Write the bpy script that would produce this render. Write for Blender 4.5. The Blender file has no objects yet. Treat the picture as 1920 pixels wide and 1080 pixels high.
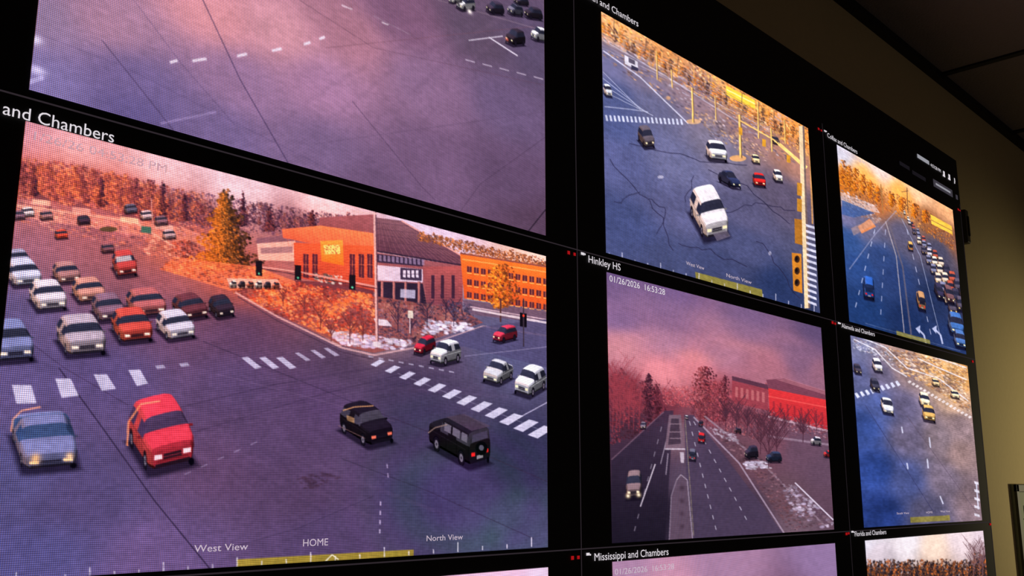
import bpy, math, numpy as np
from mathutils import Matrix, Vector
scene = bpy.context.scene
scene.view_settings.view_transform = 'Standard'
scene.view_settings.look = 'None'

# ------------------------------------------------------------------ camera
D = 0.85; EYE = 1.60; F = 1835.0
A = math.radians(43.2); P = math.radians(11.74)
cA, sA, cP, sP = math.cos(A), math.sin(A), math.cos(P), math.sin(P)

def ray(px, py):
    px = np.asarray(px, float); py = np.asarray(py, float)
    r = px-960; u = 540-py
    fw = F*cP - u*sP; up = F*sP + u*cP
    return cA*fw + sA*r, sA*fw - cA*r, up

def on_wall(px, py, y=0.0):
    dx, dy, dz = ray(px, py); t = (D+y)/dy
    return dx*t, EYE+dz*t

cam_d = bpy.data.cameras.new('camera'); cam = bpy.data.objects.new('camera', cam_d)
scene.collection.objects.link(cam); scene.camera = cam
cam_d.sensor_width = 36; cam_d.lens = F/1920*36; cam_d.clip_start = 0.02
fwd = Vector((cA*cP, sA*cP, sP)); right = Vector((sA, -cA, 0)); up = right.cross(fwd)
M = Matrix((right, up, -fwd)).transposed().to_4x4(); M.translation = Vector((0, -D, EYE))
cam.matrix_world = M

def lin(c):
    c = np.clip(np.asarray(c, float)/255.0, 0, 1)
    return np.where(c <= 0.04045, c/12.92, ((c+0.055)/1.055)**2.4)

# ------------------------------------------------------------------ feed canvases
X0S = [0.345*D, 1.30*D, 2.252*D]; TW = 0.798*D
ZT = [EYE+0.850*D, EYE+0.367*D, EYE-0.111*D]; TH = 0.449*D

def vnoise(h, w, cell, seed, asp=1.0):
    r = np.random.default_rng(seed)
    cy = cell; cx = cell*asp
    gh, gw = int(h/cy)+3, int(w/cx)+3
    g = r.random((gh, gw))
    y = np.arange(h)/cy; x = np.arange(w)/cx
    yi = y.astype(int); xi = x.astype(int); fy = (y-yi); fx = (x-xi)
    fy = (fy*fy*(3-2*fy))[:, None]; fx = (fx*fx*(3-2*fx))[None, :]
    a = g[yi][:, xi]; b = g[yi][:, xi+1]; c = g[yi+1][:, xi]; d = g[yi+1][:, xi+1]
    return (a*(1-fx)+b*fx)*(1-fy)+(c*(1-fx)+d*fx)*fy-0.5

PROF = {'suv': [(0, .50), (.02, .58), (.10, .63), (.24, .67), (.28, .72), (.34, .88), (.39, .97), (.5, 1.0), (.65, 1.0), (.8, .99), (.9, .95), (.95, .80), (.99, .62), (1, .5)],
        'sedan': [(0, .42), (.02, .52), (.10, .58), (.25, .64), (.30, .70), (.37, .84), (.44, .96), (.55, 1.0), (.65, .99), (.72, .92), (.80, .78), (.87, .70), (.98, .66), (1, .5)],
        'jeep': [(0, .55), (.01, .66), (.10, .68), (.27, .70), (.29, .74), (.32, .90), (.35, .98), (.5, 1.0), (.7, 1.0), (.85, 1.0), (.97, .99), (.99, .85), (1.0, .70), (1, .5)]}

class Feed:
    def __init__(s, name, col, row, mx, my, seed):
        s.name = name; s.x0 = X0S[col]; s.z1 = ZT[row]; s.mx = mx; s.my = my
        s.w = mx*2; s.h = my*2; s.img = np.zeros((s.h, s.w, 3)); s.seed = seed
        s.r = np.random.default_rng(seed); s.rim = (255, 160, 105)
    def cv(s, px, py):
        X, Z = on_wall(px, py)
        return (X-s.x0)/TW*s.w, (s.z1-Z)/TH*s.h
    def base(s, samples, power=2.6):
        q = 8; h = s.h//q+2; w = s.w//q+2; soft = (s.w*.04)**2
        yy, xx = np.mgrid[0:h, 0:w]*float(q)
        num = np.zeros((h, w, 3)); den = np.zeros((h, w))
        for px, py, c in samples:
            u, v = s.cv(px, py)
            d = ((xx-u)**2+(yy-v)**2*1.6)+soft
            k = (d/soft)**(-1.9); num += k[..., None]*np.array(c, float); den += k
        g = num/den[..., None]
        y = np.arange(s.h)/q; x = np.arange(s.w)/q; yi = y.astype(int); xi = x.astype(int)
        fy = (y-yi)[:, None, None]; fx = (x-xi)[None, :, None]
        s.img = (g[yi][:, xi]*(1-fx)+g[yi][:, xi+1]*fx)*(1-fy)+(g[yi+1][:, xi]*(1-fx)+g[yi+1][:, xi+1]*fx)*fy
    def _mask(s, pts):
        u, v = s.cv([p[0] for p in pts], [p[1] for p in pts])
        x0 = max(int(u.min())-1, 0); x1 = min(int(u.max())+2, s.w)
        y0 = max(int(v.min())-1, 0); y1 = min(int(v.max())+2, s.h)
        if x1 <= x0 or y1 <= y0: return None
        yy, xx = np.mgrid[y0:y1, x0:x1]+0.5
        m = np.zeros(xx.shape, bool); n = len(u)
        for i in range(n):
            j = (i+1) % n
            if v[i] == v[j]: continue
            c = (v[i] > yy) != (v[j] > yy)
            m ^= c & (xx < (u[j]-u[i])*(yy-v[i])/(v[j]-v[i])+u[i])
        return m, x0, x1, y0, y1
    def poly(s, pts, c, a=1.0, c2=None):
        r = s._mask(pts)
        if r is None: return
        m, x0, x1, y0, y1 = r
        sub = s.img[y0:y1, x0:x1]; c = np.array(c, float)
        if c2 is not None:
            t = np.linspace(0, 1, y1-y0)[:, None, None]
            c = c*(1-t)+np.array(c2, float)*t
        s.img[y0:y1, x0:x1] = np.where(m[..., None], sub*(1-a)+c*a, sub)
    def line(s, pts, wd, c, a=1.0):
        for (x0, y0), (x1, y1) in zip(pts[:-1], pts[1:]):
            dx, dy = x1-x0, y1-y0; L = math.hypot(dx, dy) or 1
            nx, ny = -dy/L*wd/2, dx/L*wd/2
            s.poly([(x0+nx, y0+ny), (x1+nx, y1+ny), (x1-nx, y1-ny), (x0-nx, y0-ny)], c, a)
    def dashed(s, p0, p1, n, duty, wd, c, a=1.0):
        for i in range(n):
            t0 = i/n; t1 = (i+duty)/n
            f = lambda t: (p0[0]+(p1[0]-p0[0])*t, p0[1]+(p1[1]-p0[1])*t)
            s.line([f(t0), f(t1)], wd, c, a)
    def ell(s, x, y, rx, ry, c, a=1.0, rot=0, n=14):
        t = np.linspace(0, 2*math.pi, n, endpoint=False); cr, sr = math.cos(rot), math.sin(rot)
        s.poly([(x+rx*math.cos(k)*cr-ry*math.sin(k)*sr, y+rx*math.cos(k)*sr+ry*math.sin(k)*cr) for k in t], c, a)
    def soft(s, x, y, r, c, a=0.8, asp=1.0):
        """gaussian pool of colour"""
        u, v = s.cv(x, y); u2, _ = s.cv(x+1, y); _, v2 = s.cv(x, y+1)
        rx = r*abs(u2-u)*asp; ry = r*abs(v2-v)
        x0 = max(int(u-rx*2.2), 0); x1 = min(int(u+rx*2.2)+1, s.w); y0 = max(int(v-ry*2.2), 0); y1 = min(int(v+ry*2.2)+1, s.h)
        if x1 <= x0 or y1 <= y0: return
        yy = ((np.arange(y0, y1)+.5-v)/ry)[:, None]; xx = ((np.arange(x0, x1)+.5-u)/rx)[None, :]
        m = (np.exp(-(xx*xx+yy*yy)*1.2)*a)[..., None]
        s.img[y0:y1, x0:x1] = s.img[y0:y1, x0:x1]*(1-m)+np.array(c, float)*m
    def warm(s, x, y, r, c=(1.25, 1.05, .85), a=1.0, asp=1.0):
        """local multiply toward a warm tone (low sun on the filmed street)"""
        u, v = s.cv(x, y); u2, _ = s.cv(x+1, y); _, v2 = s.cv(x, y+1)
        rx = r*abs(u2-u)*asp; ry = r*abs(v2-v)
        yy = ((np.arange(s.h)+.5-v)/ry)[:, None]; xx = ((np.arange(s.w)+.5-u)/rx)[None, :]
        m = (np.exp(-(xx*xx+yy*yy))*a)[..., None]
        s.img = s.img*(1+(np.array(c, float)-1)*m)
    def glow(s, x, y, r, c, a=0.9):
        s.soft(x, y, r, c, a); s.soft(x, y, r*.4, (255, 245, 225), a)
    def stamps(s, X, Y, sz, cols, a, asp=1.0):
        u, v = s.cv(X, Y); u2, _ = s.cv(X+1, Y); _, v2 = s.cv(X, Y+1)
        kx = np.abs(u2-u); ky = np.abs(v2-v)
        for i in range(len(X)):
            rx = max(sz[i]*kx[i]*asp, .8); ry = max(sz[i]*ky[i], .8)
            x0 = max(int(u[i]-rx), 0); x1 = min(int(u[i]+rx)+1, s.w); y0 = max(int(v[i]-ry), 0); y1 = min(int(v[i]+ry)+1, s.h)
            if x1 <= x0 or y1 <= y0: continue
            yy = (np.arange(y0, y1)+.5-v[i])/ry; xx = (np.arange(x0, x1)+.5-u[i])/rx
            m = np.clip(1.35-(yy*yy)[:, None]-(xx*xx)[None, :], 0, 1)[..., None]*a
            s.img[y0:y1, x0:x1] = s.img[y0:y1, x0:x1]*(1-m)+cols[i]*m
    def inside(s, pts, X, Y):
        xs = [p[0] for p in pts]; ys = [p[1] for p in pts]
        m = np.zeros(len(X), bool); k = len(xs)
        for i in range(k):
            j = (i+1) % k
            if ys[i] == ys[j]: continue
            c = (ys[i] > Y) != (ys[j] > Y)
            m ^= c & (X < (xs[j]-xs[i])*(Y-ys[i])/(ys[j]-ys[i])+xs[i])
        return m
    def speckle(s, pts, n, smin, smax, pal, a=0.8, asp=1.0):
        xs = np.array([p[0] for p in pts], float); ys = np.array([p[1] for p in pts], float)
        n = int(n*2.0); smin *= .5; smax *= .62
        X = s.r.uniform(xs.min(), xs.max(), n*3); Y = s.r.uniform(ys.min(), ys.max(), n*3)
        m = s.inside(pts, X, Y)
        X = X[m][:n]; Y = Y[m][:n]
        pal = np.array(pal, float)
        ph = s.r.uniform(0, 6, 4)
        f = np.sin(X/23+ph[0]+2*np.sin(Y/17+ph[1]))+np.sin(Y/11+ph[2]+1.5*np.sin(X/13+ph[3]))
        k = np.clip(((f+2)/4*len(pal)+s.r.normal(0, 1.1, len(X))), 0, len(pal)-.01).astype(int)
        cols = pal[k]*.8+pal.mean(0)*.2
        cols = cols*s.r.uniform(.75, 1.22, (len(X), 1))
        s.stamps(X, Y, s.r.uniform(smin, smax, len(X))*s.r.uniform(.6, 1.2, len(X)), cols, a*.85, asp)
    def tree(s, x, base, w, h, pal, n=160, kind='pine', smin=1.2, smax=3.5, a=.85):
        n = int(n*1.9); smin *= .6; smax *= .65
        t = s.r.random(n)**(.6 if kind == 'pine' else .9)
        if kind == 'pine': half = (0.06+t*0.46)*w*(1+.28*np.sin(t*h/6.5))
        else: half = w*.5*np.sqrt(np.clip(1-(2*t-1)**2*.9, 0.05, 1))*(1+.15*np.sin(t*9+x))
        X = x+s.r.normal(0, .5, n).clip(-1.1, 1.1)*half; Y = base-h+t*h
        pal = np.array(pal, float)
        k = np.clip((X-(x-half))/(2*half+.01), 0, .999)
        ci = np.clip((k*len(pal)+s.r.normal(0, .9, n)).astype(int), 0, len(pal)-1)
        s.stamps(X, Y, s.r.uniform(smin, smax, n), pal[ci]*s.r.uniform(.6, 1.2, (n, 1)), a, 1.15)
    def bare(s, x, base, h, c, n=9, wd=1.0):
        s.line([(x, base), (x+h*.02, base-h*.7)], wd*1.6, c, .85)
        for i in range(n):
            y = base-h*s.r.uniform(.2, .7); sx = s.r.uniform(-.3, .3)*h; ex, ey = x+sx, y-abs(sx)*.9-h*.12
            s.line([(x, y), (ex, ey)], wd, c, .7)
            for k in range(3):
                t = s.r.uniform(.3, .9); bx, by = x+(ex-x)*t, y+(ey-y)*t
                s.line([(bx, by), (bx+s.r.uniform(-.12, .12)*h, by-s.r.uniform(.06, .16)*h)], wd*.6, c, .6)
    def car(s, O, L, W, H, col, kind='suv', end='front', light=(255, 235, 190), glass=(30, 30, 46), sh=.65, lights=True):
        O = np.array(O, float); L = np.array(L, float); W = np.array(W, float); col = np.array(col, float); gl = np.array(glass, float)
        H = H*1.04; lumc = min(col.mean()/200, 1)
        def p(a, b, h): q = O+a*L+b*W; return (q[0], q[1]-h*H)
        prof = PROF[kind]
        if end == 'rear': prof = [(1-a, h) for a, h in prof][::-1]
        big = abs(W[0])+abs(L[0])+abs(L[1]) > 60
        if not big: prof = prof[:1]+prof[2:4]+prof[5:8:1]+prof[9:12:1]+prof[13:]
        c0 = p(.5, .5, 0)
        for k in ((1.12, .3), (1.04, .5), (.96, .6)):
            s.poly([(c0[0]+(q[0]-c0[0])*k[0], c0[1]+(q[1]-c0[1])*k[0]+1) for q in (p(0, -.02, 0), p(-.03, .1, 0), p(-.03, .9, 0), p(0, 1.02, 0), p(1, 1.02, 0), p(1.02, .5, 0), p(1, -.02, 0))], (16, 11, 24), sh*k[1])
        LX, WX = -L[0], -W[0]; nn = math.hypot(LX, WX) or 1; LX /= nn; WX /= nn
        def section(a, T):
            e = min(a, 1-a); tp = .80+.20*min(1, (e/.13))**.6 if kind != 'jeep' else .93+.07*min(1, e/.05)
            cab = T > .74; bl = min(.64, T-.05)
            rw = .36 if kind != 'jeep' else .43
            if cab: rr = [(.5, bl), (rw+.045, T-.10), (rw, T-.03), (rw*.72, T), (0, T+.01)]
            else: rr = [(.495, bl-.02), (.46, T-.015), (.42, T), (.25, T+.015), (0, T+.02)]
            half = [(.45, .13), (.49, .22), (.505, .38)]+rr
            return [(-x*tp, h) for x, h in half]+[(x*tp, h) for x, h in half[-2::-1]]
        secs = [(a, T, section(a, T)) for a, T in prof]
        top = L[0]*W[1]-L[1]*W[0]
        quads = []
        for i in range(len(secs)-1):
            a0, T0, S0 = secs[i]; a1, T1, S1 = secs[i+1]
            am = (a0+a1)/2; slope = (T1-T0)/max(a1-a0, .01)
            for j in range(len(S0)-1):
                q3 = [(a0, *S0[j]), (a0, *S0[j+1]), (a1, *S1[j+1]), (a1, *S1[j])]
                pp = [p(a, w+.5, h) for a, w, h in q3]
                ar = 0
                for k in range(4): ar += pp[k][0]*pp[(k+1) % 4][1]-pp[(k+1) % 4][0]*pp[k][1]
                if ar*top > 0: continue
                v = [np.array([a*4.6, w*1.85, h*1.6]) for a, w, h in q3]
                nrm = np.cross(v[1]-v[3], v[2]-v[0]); ln = np.linalg.norm(nrm)
                if ln < 1e-9: continue
                nrm /= ln
                hm = sum(k[2] for k in q3)/4; wm = sum(k[1] for k in q3)/4
                if nrm[1]*wm < 0: nrm = -nrm
                if abs(wm) < .3 and nrm[2] < 0: nrm = -nrm
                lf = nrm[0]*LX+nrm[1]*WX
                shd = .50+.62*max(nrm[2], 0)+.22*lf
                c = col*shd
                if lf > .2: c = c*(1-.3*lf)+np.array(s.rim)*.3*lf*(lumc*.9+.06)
                cabin = max(T0, T1) > .76
                isglass = False
                if cabin and j in (3, len(S0)-5) and min(T0, T1) > .66:
                    pil = any(abs(am-z) < .035 for z in ((.60, ) if end == 'front' else (.40,)))
                    isglass = not pil or not big
                if abs(slope) > .9 and cabin and 4 <= j < len(S0)-5: isglass = True
                if isglass:
                    c = gl*(.75+.5*max(nrm[2], 0)+.25*lf)+18*max(nrm[2], 0)
                if hm < .26 and j in (0, len(S0)-2): c = c*.35
                key = (am*L[1]+(wm+.5)*W[1])+hm*H*.25
                quads.append((key, pp, c))
        quads.sort(key=lambda t: t[0])
        for _, pp, c in quads:
            cx = sum(q[0] for q in pp)/4; cy = sum(q[1] for q in pp)/4
            pp = [(q[0]+(q[0]-cx)*.06, q[1]+(q[1]-cy)*.06) for q in pp]
            s.poly(pp, np.clip(c, 0, 255))
        ht = prof[0][1]; S = secs[0][2]
        s.poly([p(0, w+.5, h) for w, h in S], col*.70)
        s.poly([p(0, .12, .13), p(0, .88, .13), p(0, .86, .22), p(0, .14, .22)], (22, 18, 28), .9)
        if end == 'front':
            s.poly([p(0, .3, ht*.56), p(0, .7, ht*.56), p(0, .68, ht*.84), p(0, .32, ht*.84)], (24, 20, 30), .85)
            s.line([p(0, .3, ht*.7), p(0, .7, ht*.7)], max(H*.015, .5), col, .6)
            s.poly([p(0, .15, .24), p(0, .85, .24), p(0, .8, .30), p(0, .2, .30)], col*.5, .7)
        else:
            s.poly([p(0, .36, ht*.42), p(0, .64, ht*.42), p(0, .64, ht*.62), p(0, .36, ht*.62)], (180, 170, 180), .7)
        lc = light if end == 'front' else (225, 40, 45)
        if lights:
            for b0, b1 in ((.12, .28), (.72, .88)):
                s.poly([p(-.003, b0, ht*.66), p(-.003, b1, ht*.64), p(-.003, b1, ht*.84), p(-.003, b0, ht*.88)], lc)
        if big:
            s.line([p(.30, .0, .20), p(.30, .0, .62)], .8, col*.35, .7); s.line([p(.56, .0, .20), p(.56, .0, .62)], .8, col*.35, .7)
            s.line([p(.08, .005, .50), p(.95, .005, .52)], .9, np.minimum(col*1.15+10, 255), .5)
        for a in (.19, .80):
            t = np.linspace(0, 2*math.pi, 12, endpoint=False)
            for rr, c in ((.40, (12, 10, 18)), (.34, (26, 22, 32)), (.20, (115, 105, 122)), (.08, (50, 45, 58))):
                if rr < .3 and not big: continue
                s.poly([p(a+rr/4.6*math.cos(k), .015, max((.34+rr*math.sin(k))/1.7, 0)) for k in t], c)
        x, y = p(.02, .9, .08); s.ell(x, y, abs(W[0])*.06, H*.09, (12, 10, 18))
        if big:
            for b in (-.06, 1.02):
                x, y = p(.30 if end == 'front' else .7, b, .66); s.ell(x, y, max(H*.05, 1), max(H*.035, .8), col*.55)
        if kind == 'jeep':
            x, y = p(-.04, .5, .52); s.ell(x, y, abs(W[0])*.27, H*.20, (12, 11, 16)); s.ell(x, y, abs(W[0])*.13, H*.10, (78, 72, 90)); s.ell(x, y, abs(W[0])*.06, H*.05, (20, 18, 26))
            s.poly([p(0, .14, .72), p(0, .86, .72), p(0, .82, .93), p(0, .18, .93)], (66, 60, 78))
            for a0_, a1_ in ((.06, .20), (.24, .42), (.46, .62)): s.poly([p(a0_, .03, .70), p(a1_, .03, .70), p(a1_, .06, .92), p(a0_, .06, .92)], (104, 96, 112))
            x, y = p(-.04, .5, .52); s.ell(x, y-1, abs(W[0])*.22, H*.16, (12, 11, 16)); s.ell(x, y-1, abs(W[0])*.11, H*.08, (84, 78, 96))
    def grain(s, amt=10, fine=6, sat=1.1, con=1.10):
        g = s.img; b = g.copy()
        b[1:-1] = (g[:-2]+2*g[1:-1]+g[2:])/4; b2 = b.copy(); b2[:, 1:-1] = (b[:, :-2]+2*b[:, 1:-1]+b[:, 2:])/4
        s.img = b2
        n = vnoise(s.h, s.w, 36, s.seed)*amt*.6+vnoise(s.h, s.w, 9, s.seed+1)*amt*.9+vnoise(s.h, s.w, 4, s.seed+2, 2.5)*fine
        s.img = s.img*(1+n[..., None]/100)
        lum = s.img.mean(2, keepdims=True); l2 = (lum-95)*con+97
        s.img = l2+(s.img-lum)*sat*con**.5
    def blotch(s, cell, amt, stretch=1):
        n = vnoise(s.h, s.w, cell, s.seed+9, 1.8); s.img *= (1+n[..., None]*amt)
    def bars(s, p0, p1, n, bar, th, c, a=.9):
        for i in range(n):
            t = i/(n-1) if n > 1 else 0
            x = p0[0]+(p1[0]-p0[0])*t; y = p0[1]+(p1[1]-p0[1])*t
            bx, by = bar[0]/2, bar[1]/2; tx, ty = th[0]/2, th[1]/2
            s.poly([(x-bx-tx, y-by-ty), (x+bx-tx, y+by-ty), (x+bx+tx, y+by+ty), (x-bx+tx, y-by+ty)], c, a)

# ================================================================== FEED A : large intersection (row 2, col 1)
T = Feed('feed_intersection', 0, 1, 820, 560, 11)
T.base([(40, 250, (195, 140, 160)), (150, 280, (228, 170, 182)), (300, 318, (240, 190, 200)), (450, 350, (242, 200, 212)), (600, 385, (243, 194, 202)), (820, 432, (218, 192, 220)), (1000, 474, (236, 198, 192)),
 (40, 330, (168, 88, 88)), (150, 350, (180, 98, 88)), (250, 368, (168, 88, 86)), (340, 400, (145, 82, 88)), (560, 425, (125, 82, 96)),
 (50, 400, (165, 108, 118)), (170, 410, (140, 88, 108)), (60, 450, (145, 96, 118)), (160, 460, (142, 90, 104)), (330, 480, (165, 98, 90)), (300, 530, (138, 86, 102)), (440, 530, (155, 85, 84)),
 (20, 590, (96, 82, 122)), (300, 600, (96, 69, 100)), (450, 620, (88, 64, 96)), (200, 700, (88, 73, 114)), (60, 700, (92, 78, 120)), (450, 710, (88, 69, 105)), (640, 690, (80, 63, 91)), (740, 720, (70, 58, 86)),
 (500, 830, (86, 66, 98)), (560, 930, (84, 64, 94)), (150, 930, (82, 70, 108)), (20, 900, (84, 78, 120)), (780, 780, (65, 58, 86)), (980, 860, (53, 51, 78)), (960, 640, (86, 85, 120)), (1020, 600, (98, 92, 127)), (800, 930, (65, 62, 92)),
 (300, 1040, (106, 84, 127)), (60, 1040, (86, 80, 127)), (600, 1000, (84, 67, 102)), (950, 1000, (72, 76, 102)), (400, 870, (94, 69, 100)), (700, 640, (125, 98, 112)), (600, 740, (86, 65, 100))])
T.blotch(60, .07)
far = [(200, 105, 85), (130, 60, 72), (225, 135, 100), (98, 50, 70), (235, 155, 120), (150, 72, 76)]
T.speckle([(30, 296), (110, 304), (200, 322), (300, 347), (380, 362), (400, 410), (330, 420), (200, 395), (30, 372)], 1700, 1.5, 5, far, .75)
# ragged deciduous crowns along the skyline
for i in range(46):
    x = 34+i*8+T.r.uniform(-4, 4); b = 350+(x-34)*.175+T.r.uniform(-4, 14); h = T.r.uniform(38, 62)*(1-.25*(x > 300))
    pal_ = [[(225, 128, 92), (190, 96, 80), (128, 62, 70)], [(200, 110, 92), (150, 76, 78), (96, 50, 68)], [(150, 80, 80), (108, 56, 68), (78, 44, 64)]][int(T.r.integers(0, 3))]
    T.tree(x, b, T.r.uniform(20, 34), h, pal_, 90, 'round', 1.2, 3.4, .7)
    if i % 3 == 0: T.bare(x, b, h*1.15, (112, 62, 72), 8, .8)
T.speckle([(300, 350), (520, 385), (700, 412), (700, 442), (500, 440), (330, 420)], 900, 1.5, 4.5, [(88, 60, 86), (120, 74, 90), (72, 50, 80), (160, 98, 96), (104, 68, 82)], .75)
for i in range(26):
    x = 390+i*12; T.tree(x, 412+(x-390)*.12+T.r.uniform(-3, 6), T.r.uniform(16, 26), T.r.uniform(24, 44), [[(150, 88, 88), (100, 60, 78)], [(96, 60, 80), (70, 48, 72)]][i % 2], 50, 'round', 1.1, 3, .75)
for x, b, w, h in [(64, 368, 20, 48), (190, 388, 20, 62), (305, 412, 24, 74), (345, 414, 20, 52), (455, 424, 20, 66), (505, 434, 26, 52), (585, 430, 18, 36)]:
    T.tree(x, b, w, h, [(120, 62, 64), (84, 46, 64), (58, 38, 58)], 110)
T.poly([(25, 382), (200, 404), (340, 426), (400, 447), (400, 465), (200, 432), (20, 405)], (235, 160, 145), .45)
T.speckle([(25, 376), (380, 424), (400, 520), (250, 470), (20, 415)], 650, 1.2, 4, [(235, 175, 158), (112, 70, 90), (205, 115, 95), (80, 56, 80), (180, 120, 130)], .65, 1.8)
for x, c in [(60, (230, 180, 170)), (135, (205, 150, 150)), (225, (240, 190, 170)), (290, (200, 160, 160))]:
    y = 372+(x-60)*.2; T.poly([(x, y), (x+34, y+5), (x+34, y+15), (x, y+11)], c, .8); T.poly([(x-3, y+1), (x+15, y-8), (x+37, y+5)], (110, 66, 80), .85)
T.line([(25, 384), (250, 416), (420, 520), (640, 650)], 3, (225, 180, 172), .55)
for x, y, c in [(55, 402, (215, 200, 215)), (160, 417, (60, 44, 64)), (248, 396, (90, 90, 120)), (278, 408, (190, 170, 190)), (305, 418, (120, 90, 110)), (118, 444, (190, 75, 64)), (38, 408, (120, 90, 110)), (90, 408, (150, 110, 120)), (320, 444, (170, 150, 170)), (205, 470, (120, 80, 96))]:
    T.car((x-12, y+6), (-5, -6), (22, -2), 13, c, 'suv', lights=False)
T.ell(203, 430, 17, 5, (74, 64, 50), .9)
T.line([(388, 518), (388, 470)], 9, (125, 66, 52)); T.line([(430, 512), (430, 490)], 7, (70, 42, 48))
T.tree(422, 505, 110, 150, [(212, 120, 54), (160, 92, 46), (98, 64, 44), (58, 42, 40)], 1500, smin=1.5, smax=4.5)
T.tree(424, 500, 74, 120, [(235, 145, 68), (112, 72, 44)], 300, smin=1, smax=2.4, a=.6)
T.tree(345, 505, 50, 55, [(170, 84, 72), (110, 58, 68)], 150, 'round')
T.poly([(480, 447), (552, 440), (556, 490), (484, 488)], (215, 168, 168)); T.poly([(480, 447), (552, 440), (552, 452), (480, 457)], (125, 88, 108)); T.poly([(488, 465), (548, 462), (548, 474), (488, 476)], (120, 92, 112), .7)
T.poly([(325, 482), (480, 500), (640, 560), (640, 600), (430, 545), (300, 505)], (222, 122, 90), .7)
T.speckle([(325, 482), (480, 500), (560, 540), (560, 560), (430, 540), (300, 505)], 420, 1.5, 4, [(248, 160, 108), (160, 76, 62), (225, 100, 66), (92, 52, 60)], .75, 1.5)
# brick building
T.poly([(598, 408), (700, 402), (703, 450), (600, 440)], (165, 95, 102), 1, (125, 72, 84))
T.poly([(528, 430), (600, 423), (703, 438), (703, 466), (600, 460), (530, 446)], (240, 135, 92), 1, (208, 98, 76))
for x in range(535, 700, 7): T.line([(x, 430), (x+6, 462)], 1, (168, 80, 70), .5)
T.poly([(550, 455), (705, 462), (705, 548), (552, 520)], (215, 96, 64), 1, (165, 68, 60))
for y in range(462, 545, 5): T.line([(552, y-2), (704, y+6)], .8, (242, 138, 98), .35)
T.poly([(600, 452), (642, 450), (644, 498), (602, 490)], (252, 156, 78), 1, (238, 112, 52)); T.poly([(606, 460), (636, 459), (638, 476), (608, 477)], (255, 212, 132))
T.speckle([(606, 460), (636, 459), (638, 476), (608, 477)], 30, 1, 3, [(120, 60, 50)], .7)
for x in (568, 585, 655, 672, 688):
    T.poly([(x, 476), (x+10, 477), (x+10, 522), (x, 520)], (78, 40, 58)); T.line([(x+5, 477), (x+5, 520)], 1, (205, 115, 88), .7); T.line([(x, 496), (x+10, 497)], 1, (205, 115, 88), .7)
T.poly([(552, 526), (640, 530), (700, 545), (700, 562), (560, 546)], (96, 50, 64), .85)
T.poly([(705, 408), (752, 414), (886, 492), (868, 497), (706, 470)], (124, 84, 96), 1, (88, 56, 76))
for k in range(16): T.line([(708+k*3, 410+k*.6), (712+k*11, 472+k*1.7)], 1, (152, 104, 114), .45)
for k in range(5): T.line([(706, 418+k*11), (768+k*24, 424+k*15)], 1, (66, 44, 62), .5)
T.line([(706, 471), (868, 498), (886, 493)], 3, (52, 38, 58)); T.line([(752, 414), (886, 492)], 2.5, (220, 156, 156))
T.poly([(706, 474), (868, 499), (866, 575), (706, 560)], (142, 84, 94)); T.poly([(706, 476), (792, 487), (792, 500), (706, 492)], (54, 42, 66))
for x in range(710, 792, 8): T.poly([(x, 478+(x-710)*.1), (x+5, 479+(x-710)*.1), (x+5, 490+(x-710)*.1), (x, 489+(x-710)*.1)], (150, 130, 168), .7)
T.poly([(706, 497), (792, 505), (792, 530), (706, 526)], (204, 186, 214)); T.poly([(750, 502), (790, 505), (790, 527), (750, 524)], (66, 52, 78))
for x in (755, 763, 771, 779): T.poly([(x, 507), (x+5, 507), (x+5, 521), (x, 520)], (214, 202, 230)); T.line([(x, 514), (x+5, 514)], 1, (80, 64, 90))
T.poly([(706, 528), (792, 532), (800, 574), (706, 568)], (46, 36, 56))
for x in (716, 738, 760, 785): T.line([(x, 528), (x, 572)], 5, (172, 110, 112)); T.line([(x+2, 528), (x+2, 572)], 1.5, (90, 60, 76))
T.poly([(750, 542), (778, 544), (778, 560), (750, 558)], (190, 186, 220), .8)
T.poly([(792, 500), (868, 499), (866, 580), (800, 574)], (166, 86, 90), 1, (112, 62, 78))
for y in range(506, 576, 5): T.line([(794, y), (867, y-1)], .8, (200, 118, 114), .4)
for x in (808, 826, 846): T.poly([(x, 516), (x+6, 516), (x+6, 560), (x, 560)], (62, 40, 60))
T.speckle([(780, 432), (900, 460), (1027, 485), (1027, 500), (880, 480), (800, 450)], 420, 1.2, 3.6, [(170, 104, 62), (108, 66, 68), (215, 138, 86), (80, 52, 62)], .8)
for i in range(20): T.tree(790+i*12, 452+i*2.7, 16, T.r.uniform(12, 22), [(190, 112, 66), (120, 72, 62)], 30, 'round', 1, 2.6, .75)
T.poly([(862, 475), (1028, 500), (1028, 582), (870, 560)], (238, 122, 56), 1, (198, 84, 48)); T.line([(862, 475), (1028, 501)], 3, (130, 76, 72)); T.line([(866, 486), (1028, 511)], 2, (255, 172, 105), .8)
for r in range(3):
    for x in range(875, 1025, 13):
        y = 499+r*24+(x-875)*.16
        if y < 560+(x-875)*.12: T.poly([(x, y), (x+9, y+1.4), (x+9, y+12), (x, y+11)], (84, 46, 58)); T.line([(x+4.5, y), (x+4.5, y+11)], 1, (200, 120, 95), .7); T.line([(x, y+13), (x+9, y+14)], 1.5, (255, 182, 112))
T.poly([(866, 562), (1028, 584), (1028, 606), (880, 590)], (104, 84, 108)); T.line([(880, 575), (1028, 600)], 2, (215, 192, 212), .8)
T.tree(938, 578, 62, 82, [(238, 146, 60), (200, 110, 48), (126, 72, 46)], 420, 'round', 1.2, 3.6); T.line([(938, 604), (938, 560)], 3, (80, 52, 56))
corner = [(430, 545), (560, 535), (700, 555), (865, 580), (905, 605), (800, 640), (700, 662), (640, 648), (520, 590)]
T.poly(corner, (145, 80, 80), .85)
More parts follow.
